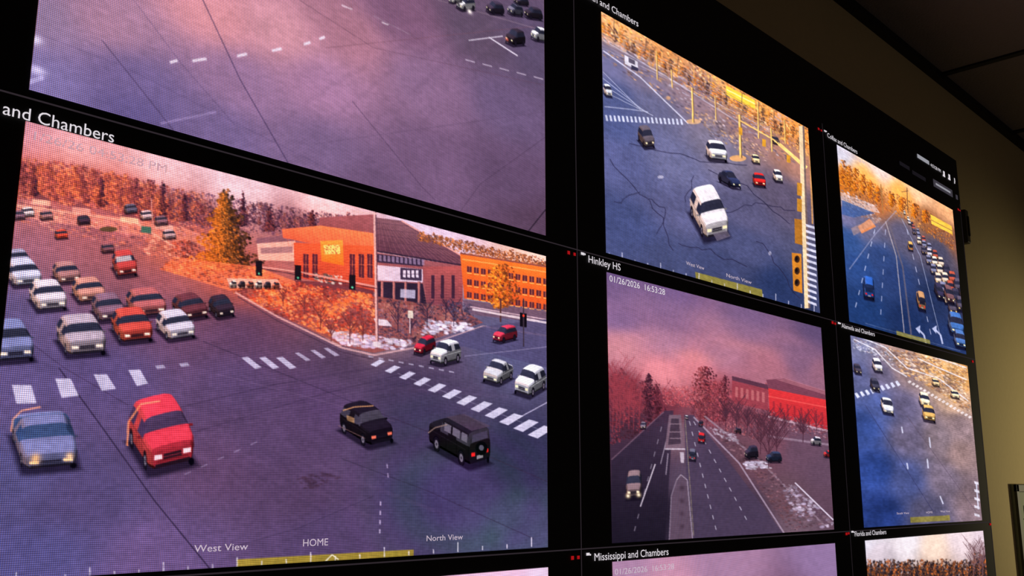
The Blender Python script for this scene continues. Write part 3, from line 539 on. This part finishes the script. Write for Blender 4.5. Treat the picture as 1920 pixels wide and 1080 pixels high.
T.poly([(1436, 712), (1470, 710), (1550, 735), (1550, 752), (1440, 728)], (116, 64, 82), 1); T.poly([(1455, 712), (1475, 710), (1550, 733), (1549, 741)], (172, 110, 124), .6)
T.poly([(1440, 728), (1550, 750), (1552, 806), (1442, 778)], (212, 56, 60), 1, (172, 46, 56)); T.line([(1440, 743), (1550, 764)], 2, (240, 104, 98), .6)
for i in range(8): T.line([(1450+i*13, 752+i*3), (1451+i*13, 783+i*3.2)], 3.5, (138, 42, 54), .7)
T.line([(1440, 781), (1552, 808)], 3.5, (210, 180, 194), .7)
T.speckle([(1440, 770), (1552, 800), (1552, 825), (1445, 800)], 150, 1, 3, [(90, 50, 64), (138, 74, 84), (185, 145, 160)], .7, 1.6)
for x in (1448, 1470, 1500, 1530): T.bare(x, 812, 50, (88, 44, 56), 10, .8)
T.poly([(1246, 770), (1262, 770), (1246, 1022), (1145, 1022), (1146, 862)], (60, 47, 68), .85, (30, 25, 38))
T.poly([(1282, 778), (1300, 778), (1468, 1000), (1290, 1012)], (72, 59, 82), .85)
T.line([(1146, 862), (1244, 772)], 2, (126, 96, 115), .7); T.line([(1228, 870), (1200, 950)], 2, (222, 208, 224), .9); T.line([(1255, 800), (1238, 870)], 1.4, (200, 184, 204), .7); T.dashed((1240, 800), (1185, 1010), 9, .4, 1.5, (180, 168, 188), .6)
T.dashed((1292, 790), (1345, 1005), 11, .4, 1.6, (196, 188, 208), .75); T.dashed((1300, 790), (1405, 985), 11, .4, 1.6, (196, 188, 208), .75); T.line([(1284, 785), (1300, 1005)], 1.3, (180, 164, 124), .5)
T.poly([(1254, 778), (1276, 778), (1282, 840), (1246, 842)], (116, 92, 108)); T.poly([(1258, 785), (1272, 785), (1276, 832), (1252, 834)], (70, 54, 70))
for y in (795, 810, 822): T.line([(1255, y), (1277, y)], 1.6, (150, 124, 140), .8)
T.line([(1246, 842), (1284, 842)], 2.5, (190, 174, 190)); T.poly([(1274, 848), (1282, 848), (1282, 868), (1276, 868)], (180, 164, 180)); T.line([(1252, 850), (1248, 890)], 2, (170, 154, 174), .7)
T.poly([(1268, 900), (1276, 890), (1288, 900), (1298, 1010), (1254, 1015), (1258, 930)], (90, 72, 90)); T.line([(1268, 900), (1276, 890), (1288, 900), (1298, 1010)], 2, (160, 144, 162), .8); T.line([(1268, 900), (1258, 930), (1254, 1015)], 2, (140, 124, 144), .7)
for k in range(4): T.soft(1278, 915+k*24, 5, (60, 44, 58), .7)
T.line([(1300, 782), (1385, 868), (1470, 1000)], 3, (166, 146, 168), .8); T.line([(1320, 780), (1420, 860), (1545, 985)], 3.5, (150, 128, 146), .7)
T.speckle([(1320, 790), (1420, 850), (1540, 985), (1480, 995), (1400, 880)], 700, 1, 3.4, [(112, 74, 82), (90, 60, 72), (136, 98, 110), (72, 50, 62)], .7, 1.8)
T.speckle([(1466, 908), (1490, 910), (1562, 980), (1560, 990), (1505, 985), (1482, 955)], 150, 1.5, 4.5, [(196, 182, 206), (160, 144, 174), (108, 84, 96), (100, 76, 88)], .75, 1.8)
T.speckle([(1390, 866), (1435, 864), (1445, 878), (1400, 880)], 60, 1.5, 4, [(208, 196, 216), (176, 162, 188)], .8, 1.9)
T.speckle([(1330, 800), (1380, 815), (1385, 835), (1340, 815)], 40, 1.2, 3, [(186, 172, 192)], .7, 1.9)
T.line([(1490, 905), (1562, 975)], 2.6, (212, 200, 220), .9); T.line([(1440, 818), (1562, 835)], 4, (176, 154, 174), .5)
for x, b, h in [(1380, 808, 65), (1440, 878, 115), (1425, 852, 85), (1360, 800, 50), (1455, 862, 90), (1505, 830, 60), (1400, 815, 60)]:
    T.tree(x, b-h*.25, h*.75, h*.65, [(122, 70, 82), (90, 50, 64), (146, 86, 96)], 70, 'round', .7, 1.6, .4); T.bare(x, b, h, (72, 42, 56), 30, 1.0)
for O, L, W, H, c, e in [((1173, 938), (2, -22), (28, -2), 36, (128, 104, 112), 'front'), ((1200, 805), (1, -5), (10, 0), 10, (120, 104, 120), 'front'), ((1308, 830), (1, -9), (13, 2), 14, (205, 46, 54), 'rear'), ((1291, 864), (1, -11), (13, 2), 17, (98, 94, 115), 'rear'), ((1309, 799), (1, -4), (8, 1), 9, (74, 50, 64), 'rear'), ((1284, 786), (0, -3), (6, 1), 6, (195, 188, 198), 'rear'), ((1400, 862), (22, -2), (-5, -4), 22, (60, 50, 72), 'front'), ((1440, 868), (26, 0), (-5, -4), 18, (54, 62, 92), 'front'), ((1522, 835), (18, 2), (-3, -3), 15, (205, 192, 205), 'front'), ((1546, 858), (16, 2), (-3, -3), 12, (195, 54, 62), 'front'), ((1378, 812), (12, 2), (-3, -2), 10, (110, 74, 90), 'front')]:
    T.car(O, L, W, H, c, 'suv', e, light=(250, 225, 195), sh=.55)
T.glow(1177, 930, 4.5, (255, 225, 180)); T.glow(1197, 928, 4.5, (255, 225, 180))
T.grain(7, 8, 1.06, 1.08); FE = T

# ================================================================== FEED F : Alameda
T = Feed('feed_snowy_crossing', 2, 1, 300, 330, 61)
T.base([(1602, 645, (116, 117, 152)), (1680, 665, (170, 140, 132)), (1750, 690, (222, 174, 122)), (1805, 700, (212, 160, 106)), (1610, 700, (92, 95, 134)), (1650, 700, (114, 106, 134)), (1700, 700, (150, 126, 130)), (1790, 750, (188, 154, 130)), (1650, 760, (80, 92, 144)), (1620, 800, (60, 79, 138)), (1690, 760, (106, 99, 129)), (1700, 820, (108, 99, 124)), (1640, 880, (52, 73, 136)), (1700, 900, (72, 80, 124)), (1760, 820, (134, 117, 127)), (1800, 850, (146, 121, 121)), (1770, 900, (117, 104, 121)), (1820, 940, (128, 108, 116)), (1650, 960, (40, 56, 108)), (1740, 960, (80, 77, 102)), (1800, 800, (146, 124, 130))])
T.blotch(26, .20); T.blotch(60, .18)
T.speckle([(1665, 650), (1812, 684), (1818, 775), (1760, 735), (1690, 700)], 700, .9, 3, [(245, 212, 172), (225, 158, 84), (128, 92, 82), (250, 230, 216), (192, 130, 76), (96, 76, 84)], .7, 2)
T.speckle([(1598, 632), (1665, 650), (1680, 690), (1640, 670), (1600, 655)], 160, .9, 2.6, [(218, 217, 232), (92, 92, 122), (140, 112, 112)], .7, 1.8)
for L in [[(1600, 636), (1640, 655), (1672, 690), (1700, 706)], [(1612, 632), (1660, 652), (1700, 690)], [(1700, 690), (1760, 710), (1815, 752)], [(1720, 672), (1760, 690), (1812, 712)], [(1740, 665), (1812, 690)]]: T.line(L, 2.2, (232, 226, 236), .8)
for i in range(9): T.poly([(1602+i*9.5, 738-i*2.8), (1606+i*9.5, 736-i*2.8), (1612+i*9.5, 744-i*2.8), (1607+i*9.5, 747-i*2.8)], (216, 217, 240), .88)
T.bars((1705, 716), (1818, 782), 17, (4.5, -3), (3.5, 3), (230, 219, 222), .85)
for O, L, W, H, c, k in [((1640, 698), (-6, -12), (15, 2), 17, (225, 222, 235), 'suv'), ((1604, 702), (-5, -8), (12, 2), 14, (76, 68, 84), 'suv'), ((1636, 734), (-6, -12), (14, 2), 16, (66, 64, 82), 'suv'), ((1656, 776), (-6, -18), (20, 4), 20, (226, 226, 240), 'sedan'), ((1726, 762), (-4, -12), (18, 4), 18, (242, 222, 190), 'suv'), ((1732, 790), (-4, -12), (22, 4), 22, (205, 164, 100), 'suv'), ((1785, 747), (-4, -6), (14, 2), 11, (240, 216, 178), 'suv'), ((1750, 724), (-4, -6), (12, 2), 10, (240, 208, 162), 'suv')]:
    T.car(O, L, W, H, c, k, light=(252, 230, 185))
for p in [[(1762, 930), (1768, 945)], [(1830, 905), (1834, 955)], [(1742, 820), (1744, 840)], [(1700, 868), (1702, 880)], [(1690, 800), (1692, 812)], [(1738, 860), (1740, 878)]]: T.line(p, 2.6, (208, 208, 230), .8)
for i in range(5): T.poly([(1826, 902+i*15), (1836, 905+i*15), (1837, 910+i*15), (1827, 907+i*15)], (218, 214, 228), .85)
T.line([(1622, 760), (1750, 960)], 1.2, (52, 52, 86), .6); T.line([(1700, 780), (1830, 960)], 1.2, (90, 76, 92), .6)
T.poly([(1706, 970), (1780, 966), (1781, 976), (1707, 980)], (142, 130, 58), .8)
T.grain(14, 12, 1.10, 1.12); FF = T

# ================================================================== row 3
T = Feed('feed_dusk_sky', 1, 2, 300, 200, 71)
T.base([(1160, 1065, (160, 124, 154)), (1350, 1045, (156, 120, 150)), (1550, 1030, (138, 112, 150)), (1250, 1120, (186, 136, 160)), (1300, 1250, (90, 62, 80)), (1300, 1400, (60, 52, 70)), (1500, 1200, (90, 62, 80))])
T.grain(5, 5); FG = T
T = Feed('feed_treeline', 2, 2, 300, 240, 81)
T.base([(1625, 1018, (215, 208, 222)), (1700, 1010, (225, 215, 222)), (1800, 1001, (225, 206, 212)), (1845, 998, (215, 196, 206)), (1640, 1040, (208, 194, 204)), (1750, 1028, (235, 208, 192)), (1640, 1090, (58, 44, 48)), (1750, 1090, (84, 58, 50)), (1850, 1090, (84, 60, 58)), (1700, 1200, (50, 50, 70))])
for i in range(60):
    x = 1618+i*4.1; h = 22+16*abs(math.sin(i*1.7))+(14 if i > 50 else 0)
    T.tree(x, 1094, 15, h+8, [(60, 44, 48), (36, 32, 44), (112, 72, 50), (80, 56, 48)] if i % 3 else [(185, 102, 54), (135, 74, 46), (60, 44, 46)], 60, 'pine' if i % 3 == 1 else 'round', .9, 2.6, .9)
for x in (1825, 1836, 1842): T.bare(x, 1080, 75, (110, 80, 86), 16, 1)
T.grain(7, 7); FH = T
T = Feed('feed_pale_sky', 0, 2, 300, 200, 91)
T.base([(950, 1075, (222, 178, 205)), (1020, 1072, (213, 187, 213)), (500, 1100, (213, 167, 190)), (700, 1300, (90, 72, 100))]); T.grain(5, 5); FI = T

# ================================================================== materials
def new_mat(name):
    m = bpy.data.materials.new(name); m.use_nodes = True; nt = m.node_tree
    for n in list(nt.nodes): nt.nodes.remove(n)
    return m, nt
def N(nt, t, **k):
    n = nt.nodes.new(t)
    for a, b in k.items(): setattr(n, a, b)
    return n
def simple(name, rgb, rough=.6, noise=0, nscale=20, bump=0, metal=0):
    m, nt = new_mat(name); o = N(nt, 'ShaderNodeOutputMaterial'); b = N(nt, 'ShaderNodeBsdfPrincipled')
    nt.links.new(b.outputs[0], o.inputs[0]); c = lin(rgb); b.inputs['Roughness'].default_value = rough; b.inputs['Metallic'].default_value = metal
    tc = N(nt, 'ShaderNodeTexCoord'); nz = N(nt, 'ShaderNodeTexNoise'); nz.inputs['Scale'].default_value = nscale; nz.inputs['Detail'].default_value = 5
    nt.links.new(tc.outputs['Object'], nz.inputs['Vector'])
    mx = N(nt, 'ShaderNodeMix', data_type='RGBA'); nt.links.new(nz.outputs['Fac'], mx.inputs[0])
    mx.inputs[6].default_value = (*(c*(1-noise)), 1); mx.inputs[7].default_value = (*np.minimum(c*(1+noise), 1), 1)
    nt.links.new(mx.outputs[2], b.inputs['Base Color'])
    if bump:
        bp = N(nt, 'ShaderNodeBump'); bp.inputs['Strength'].default_value = bump; bp.inputs['Distance'].default_value = .004
        nt.links.new(nz.outputs['Fac'], bp.inputs['Height']); nt.links.new(bp.outputs[0], b.inputs['Normal'])
    return m
def emis(name, rgb, s=1.0):
    m, nt = new_mat(name); o = N(nt, 'ShaderNodeOutputMaterial'); e = N(nt, 'ShaderNodeEmission')
    e.inputs[0].default_value = (*lin(rgb), 1); e.inputs[1].default_value = s; nt.links.new(e.outputs[0], o.inputs[0])
    m.cycles.emission_sampling = 'NONE'; return m

PITCH = .00205*D
m_led, nt = new_mat('led_matrix'); o = N(nt, 'ShaderNodeOutputMaterial'); e = N(nt, 'ShaderNodeEmission'); nt.links.new(e.outputs[0], o.inputs[0])
at = N(nt, 'ShaderNodeAttribute', attribute_name='Col'); tc = N(nt, 'ShaderNodeTexCoord'); sp = N(nt, 'ShaderNodeSeparateXYZ'); nt.links.new(tc.outputs['Object'], sp.inputs[0])
def wave(sock, ph, amp):
    a = N(nt, 'ShaderNodeMath', operation='MULTIPLY_ADD'); a.inputs[1].default_value = 2*math.pi/PITCH; a.inputs[2].default_value = ph; nt.links.new(sock, a.inputs[0])
    s_ = N(nt, 'ShaderNodeMath', operation='SINE'); nt.links.new(a.outputs[0], s_.inputs[0])
    c = N(nt, 'ShaderNodeMath', operation='MULTIPLY_ADD'); c.inputs[1].default_value = amp; c.inputs[2].default_value = 1; nt.links.new(s_.outputs[0], c.inputs[0]); return c.outputs[0]
vz = wave(sp.outputs[2], 0, .36); cmb = N(nt, 'ShaderNodeCombineXYZ')
for i in range(3):
    w = wave(sp.outputs[0], i*.8, .30); mm = N(nt, 'ShaderNodeMath', operation='MULTIPLY'); nt.links.new(w, mm.inputs[0]); nt.links.new(vz, mm.inputs[1]); nt.links.new(mm.outputs[0], cmb.inputs[i])
vm = N(nt, 'ShaderNodeVectorMath', operation='MULTIPLY'); nt.links.new(at.outputs['Color'], vm.inputs[0]); nt.links.new(cmb.outputs[0], vm.inputs[1]); nt.links.new(vm.outputs[0], e.inputs[0])
e.inputs[1].default_value = 1.1; m_led.cycles.emission_sampling = 'NONE'

m_cab = simple('black_cabinet', (11, 9, 11), .75, .15)
m_seam = emis('panel_line', (52, 44, 50), .8)
m_txt = emis('label_white', (225, 218, 225)); m_txt2 = emis('overlay_text', (225, 205, 222), .8); m_txt3 = emis('overlay_faint', (236, 186, 200), .7); m_red = emis('record_red', (165, 18, 22)); m_pill = emis('toolbar_grey', (62, 58, 66))

# ================================================================== geometry helpers
def empty(name):
    o = bpy.data.objects.new(name, None); scene.collection.objects.link(o); return o
def mesh_obj(name, verts, faces, mat, parent=None):
    me = bpy.data.meshes.new(name); me.from_pydata(verts, [], faces); me.update()
    ob = bpy.data.objects.new(name, me); scene.collection.objects.link(ob); me.materials.append(mat)
    if parent: ob.parent = parent
    return ob
def box(name, x0, x1, y0, y1, z0, z1, mat, parent=None, bev=0):
    v = [(x, y, z) for x in (x0, x1) for y in (y0, y1) for z in (z0, z1)]
    f = [(0, 1, 3, 2), (4, 6, 7, 5), (0, 4, 5, 1), (2, 3, 7, 6), (0, 2, 6, 4), (1, 5, 7, 3)]
    ob = mesh_obj(name, v, f, mat, parent)
    if bev:
        b = ob.modifiers.new('bevel', 'BEVEL'); b.width = bev; b.segments = 2
    return ob
def quad(name, x0, x1, z0, z1, y, mat, parent):
    return mesh_obj(name, [(x0, y, z0), (x1, y, z0), (x1, y, z1), (x0, y, z1)], [(0, 1, 2, 3)], mat, parent)

vw = empty('video_wall')
XR = 3.13*D; ZTOP = EYE+1.031*D; XL = -1.0*D; ZBOT = EYE-.60*D
box('cabinet', XL, XR, 0, .06, ZBOT, ZTOP, m_cab, vw, .002)

for T in (FA, FB, FC, FD, FE, FF, FG, FH, FI):
    im = np.clip(T.img, 0, 255)
    im = im.reshape(T.my, 2, T.mx, 2, 3).mean(axis=(1, 3))
    c = lin(im); nx, ny = T.mx, T.my
    xs = T.x0+(np.arange(nx)+.5)/nx*TW; xs[0] = T.x0; xs[-1] = T.x0+TW
    zs = T.z1-(np.arange(ny)+.5)/ny*TH; zs[0] = T.z1; zs[-1] = T.z1-TH
    co = np.zeros((ny, nx, 3), np.float32); co[..., 0] = xs[None, :]; co[..., 1] = -.0006; co[..., 2] = zs[:, None]
    idx = np.arange(nx*ny, dtype=np.int32).reshape(ny, nx)
    q = np.stack([idx[:-1, :-1], idx[1:, :-1], idx[1:, 1:], idx[:-1, 1:]], -1).reshape(-1, 4)
    me = bpy.data.meshes.new(T.name); me.vertices.add(nx*ny); me.vertices.foreach_set('co', co.ravel())
    me.loops.add(q.size); me.loops.foreach_set('vertex_index', q.ravel())
    me.polygons.add(len(q)); me.polygons.foreach_set('loop_start', np.arange(0, q.size, 4, dtype=np.int32)); me.update(calc_edges=True)
    ca = me.color_attributes.new('Col', 'FLOAT_COLOR', 'POINT')
    rgba = np.ones((nx*ny, 4), np.float32); rgba[:, :3] = c.reshape(-1, 3); ca.data.foreach_set('color', rgba.ravel())
    me.materials.append(m_led)
    ob = bpy.data.objects.new(T.name, me); scene.collection.objects.link(ob); ob.parent = vw

for i, xx_ in enumerate((.272, 1.222, 2.177, 3.122)):
    quad('divider_v_%d' % i, xx_*D-.0008, xx_*D+.0008, ZBOT+.01, EYE+.885*D, -.0005, m_seam, vw)
for i, zz in enumerate((.392, -.088)):
    quad('divider_h_%d' % i, XL+.01, 3.122*D, EYE+zz*D-.0008, EYE+zz*D+.0008, -.0005, m_seam, vw)

def text(body, p0, p1, cap, mat, name):
    cu = bpy.data.curves.new(name, 'FONT'); cu.body = body; cu.size = 1.0; cu.resolution_u = 3
    ob = bpy.data.objects.new(name, cu); scene.collection.objects.link(ob); cu.materials.append(mat)
    bpy.context.view_layer.update()
    wdt = ob.dimensions.x
    x0, z0 = on_wall(*p0); x1, z1 = on_wall(*p1); _, zc = on_wall(p0[0], p0[1]-cap)
    ob.rotation_euler = (math.pi/2, 0, 0); ob.location = (x0, -.0016, (z0+z1)/2)
    ob.scale = ((x1-x0)/wdt, (zc-z0)/.72, 1); ob.parent = vw
    return ob
text('and Chambers', (2, 217), (211, 266), 25, m_txt, 'label_and_chambers')
text('Smith and Chambers', (1089, -10), (1195, 51), 13, m_txt, 'label_smith')
text('Colfax and Chambers', (1550, 257), (1606, 289), 8.5, m_txt, 'label_colfax')
text('Hinkley HS', (1101, 493), (1161, 507), 14, m_txt, 'label_hinkley')
text('Alameda and Chambers', (1577, 614), (1639, 631), 8.5, m_txt, 'label_alameda')
text('Mississippi and Chambers', (1112, 1051), (1251, 1041), 15, m_txt, 'label_mississippi')
text('Florida and Chambers', (1601, 1006), (1660, 1001), 9.5, m_txt, 'label_florida')
text('01/26/2026  16:53:28', (1141, 529), (1245, 552), 12, m_txt, 'stamp_1')
text('01/26/2026  16:53:28', (1151, 1077), (1262, 1068), 12, m_txt2, 'stamp_2')
text('01/26/26 04:53:28 PM', (1623, 1020), (1678, 1015), 7, m_txt, 'stamp_3')
text('01/26/26 04:53:28 PM', (1573, 284), (1621, 309), 6, m_txt2, 'stamp_4')
text('1/26/26 04:53:28 PM', (55, 262), (305, 322), 17, m_txt3, 'stamp_5')
text('West View', (362, 1036), (463, 1030), 14, m_txt2, 'overlay_west')
text('HOME', (565, 1025), (612, 1022), 14, m_txt2, 'overlay_home')
text('North View', (797, 1015), (865, 1011), 11, m_txt2, 'overlay_north')
text('West View', (1285, 497), (1319, 506), 7, m_txt2, 'overlay_west_b')
text('North View', (1360, 520), (1407, 532), 7, m_txt2, 'overlay_north_b')
text('South View', (1680, 965), (1703, 963), 4, m_txt2, 'overlay_south')
text('HOME', (1735, 963), (1747, 962), 4, m_txt2, 'overlay_home_b')
text('West View', (1762, 961), (1780, 960), 4, m_txt2, 'overlay_west_c')
text('4:53:28 PM', (1744, 313), (1763, 323), 6, m_txt, 'clock')

def pxquad(name, x, y, w, h, mat, yy=-.0014):
    a, b = on_wall(x-w/2, y); c, _ = on_wall(x+w/2, y); _, z1 = on_wall(x, y-h/2); _, z0 = on_wall(x, y+h/2)
    quad(name, a, c, z0, z1, yy, mat, vw)
for i, (x, y, s_) in enumerate([(1065, 474, 8), (1076, 477, 7), (1072, 1046, 9), (1083, 1045, 8), (1534, 242, 5), (1539, 245, 4), (1560, 605, 6), (1565, 607, 5), (1586, 1001, 6), (1590, 1000, 5), (1796, 393, 4), (1799, 395, 3), (1823, 678, 5), (1856, 983, 5)]):
    s_ *= .8
    pxquad('record_icon_%d' % i, x, y, s_*.75, s_, m_red)
for i, (x, y, s_) in enumerate([(1091, 476, 7), (1101, 1039, 7), (1546, 246, 4), (1572, 606, 4.5), (1597, 997, 4.5)]):
    pxquad('camera_icon_body_%d' % i, x, y, s_*.9, s_*.7, m_txt); pxquad('camera_icon_lens_%d' % i, x+s_*.65, y+s_*.15, s_*.3, s_*.45, m_txt)
m_pill2 = emis('pill_white', (150, 150, 158)); m_pill3 = emis('pill_dim', (24, 21, 26))
pxquad('toolbar_pill', 1730, 299, 21, 7, m_pill2); pxquad('toolbar_button', 1767, 353, 34, 13, m_pill); pxquad('toolbar_a', 1695, 311, 18, 7, m_pill3); pxquad('toolbar_b', 1722, 330, 24, 7, m_pill3)
pxquad('button_caption', 1767, 353, 26, 3.5, m_pill2, -.0018)
for i, (x, y) in enumerate([(1769, 325), (1779, 331), (1789, 338)]):
    pxquad('tool_icon_%d' % i, x, y, 2.8 if i < 2 else 1.3, 7, m_txt); pxquad('tool_iconb_%d' % i, x, y+5, 4 if i < 2 else 1.3, 3, m_txt)
pxquad('tool_icon_x', 1793, 370, 3.5, 8, m_pill)

# ================================================================== room
YW = .07
m_wall = simple('painted_wall', (190, 172, 124), .85, .05, 60, .15)
m_ceil = simple('ceiling_tile', (150, 138, 128), .95, .10, 160, .5); m_tbar = simple('t_bar', (22, 19, 18), .6); m_floor = simple('carpet', (60, 58, 60), .95, .3, 200, .3)
xc, zc = on_wall(1920, 275, YW); ZC = float(zc)
box('wall_back', -3.5, 9.0, YW, YW+.12, 0, ZC+.12, m_wall)
box('wall_right', 9.0, 9.12, -5, YW+.12, 0, ZC+.12, m_wall); box('wall_left', -3.62, -3.5, -5, YW+.12, 0, ZC+.12, m_wall)
box('wall_front', -3.62, 9.12, -5.12, -5, 0, ZC+.12, m_wall)
box('floor', -3.62, 9.12, -5.12, YW+.12, -.1, 0, m_floor)
cl = empty('ceiling')
box('tile_field', -3.5, 9.0, -5, YW, ZC, ZC+.1, m_ceil, cl)
def ceil_x(px, py):
    dx, dy, dz = ray(px, py); return float(dx*(ZC-EYE)/dz)
xa = ceil_x(1760, 140); xb = ceil_x(1885, 250); stp = xb-xa
k = -9; i = 0
while xa+k*stp < 8.9:
    x = xa+k*stp
    if x > -3.4: box('t_bar_%d' % i, x-.011, x+.011, -5, YW, ZC-.006, ZC, m_tbar, cl); i += 1
    k += 1
for j in range(1, 8): box('t_bar_long_%d' % j, -3.5, 9.0, YW-.66*j-.011, YW-.66*j+.011, ZC-.0055, ZC, m_tbar, cl)
box('trim_1', -3.5, 9.0, YW-.022, YW, ZC-.022, ZC, m_tbar)
box('baseboard_back', -3.5, 9.0, YW-.012, YW, 0, .1, m_tbar)
x0, z1 = on_wall(1806, 392, YW-.02); x1, z0 = on_wall(1818, 458, YW-.02)
jb = empty('wall_junction_box'); m_jb = simple('dark_plastic', (60, 53, 46), .5)
box('body', x0, x1, YW-.025, YW, z0, z1, m_jb, jb, .004); box('cover', x0+.01, x1-.01, YW-.029, YW-.025, z0+.02, z1-.02, m_jb, jb, .001)
x0, z1 = on_wall(1893, 908, YW); x0 = float(x0); z1 = float(z1)
fr = empty('framed_map'); m_fr = simple('dark_green_frame', (52, 54, 44), .5); m_pa = simple('paper', (150, 158, 140), .8, .06, 30); m_ink = simple('map_ink', (70, 85, 75), .8)
PW, PH = .9, .62; b = .022
box('backing', x0, x0+PW, YW-.010, YW, z1-PH, z1, m_pa, fr)
box('rail_top', x0, x0+PW, YW-.018, YW-.008, z1-b, z1, m_fr, fr, .002); box('rail_bottom', x0, x0+PW, YW-.018, YW-.008, z1-PH, z1-PH+b, m_fr, fr, .002)
box('rail_left', x0, x0+b, YW-.018, YW-.008, z1-PH, z1, m_fr, fr, .002); box('rail_right', x0+PW-b, x0+PW, YW-.018, YW-.008, z1-PH, z1, m_fr, fr, .002)
for q in range(6): box('ink_%d' % q, x0+.07+q*.13, x0+.073+q*.13, YW-.0112, YW-.0098, z1-PH+.06, z1-.06, m_ink, fr)
for q in range(4): box('inkh_%d' % q, x0+.06, x0+PW-.06, YW-.0112, YW-.0098, z1-.1-q*.13, z1-.097-q*.13, m_ink, fr)

# ================================================================== light
def spot(name, loc, tgt, en, ang, col, blend=1, size=.2):
    l = bpy.data.lights.new(name, 'SPOT'); l.energy = en; l.spot_size = math.radians(ang); l.spot_blend = blend; l.color = col; l.shadow_soft_size = size
    ob = bpy.data.objects.new(name, l); scene.collection.objects.link(ob); ob.location = loc
    ob.rotation_euler = (Vector(tgt)-Vector(loc)).to_track_quat('-Z', 'Y').to_euler(); return ob
spot('wall_fill_spot', (4.7, -1.5, EYE-.1), (3.50, YW, EYE+.02), 105, 46, (1, .86, .52))  # spot added to brighten the wall right of the display, no fixture seen
w = bpy.data.worlds.new('world'); scene.world = w; w.use_nodes = True
w.node_tree.nodes['Background'].inputs[0].default_value = (.6, .5, .42, 1); w.node_tree.nodes['Background'].inputs[1].default_value = .05
al = bpy.data.lights.new('room_light', 'AREA'); al.energy = 3.0; al.size = 2.0; al.color = (1, .80, .72)
ao = bpy.data.objects.new('room_light', al); scene.collection.objects.link(ao); ao.location = (2.5, -3.2, 1.2); ao.rotation_euler = (math.radians(125), 0, 0)
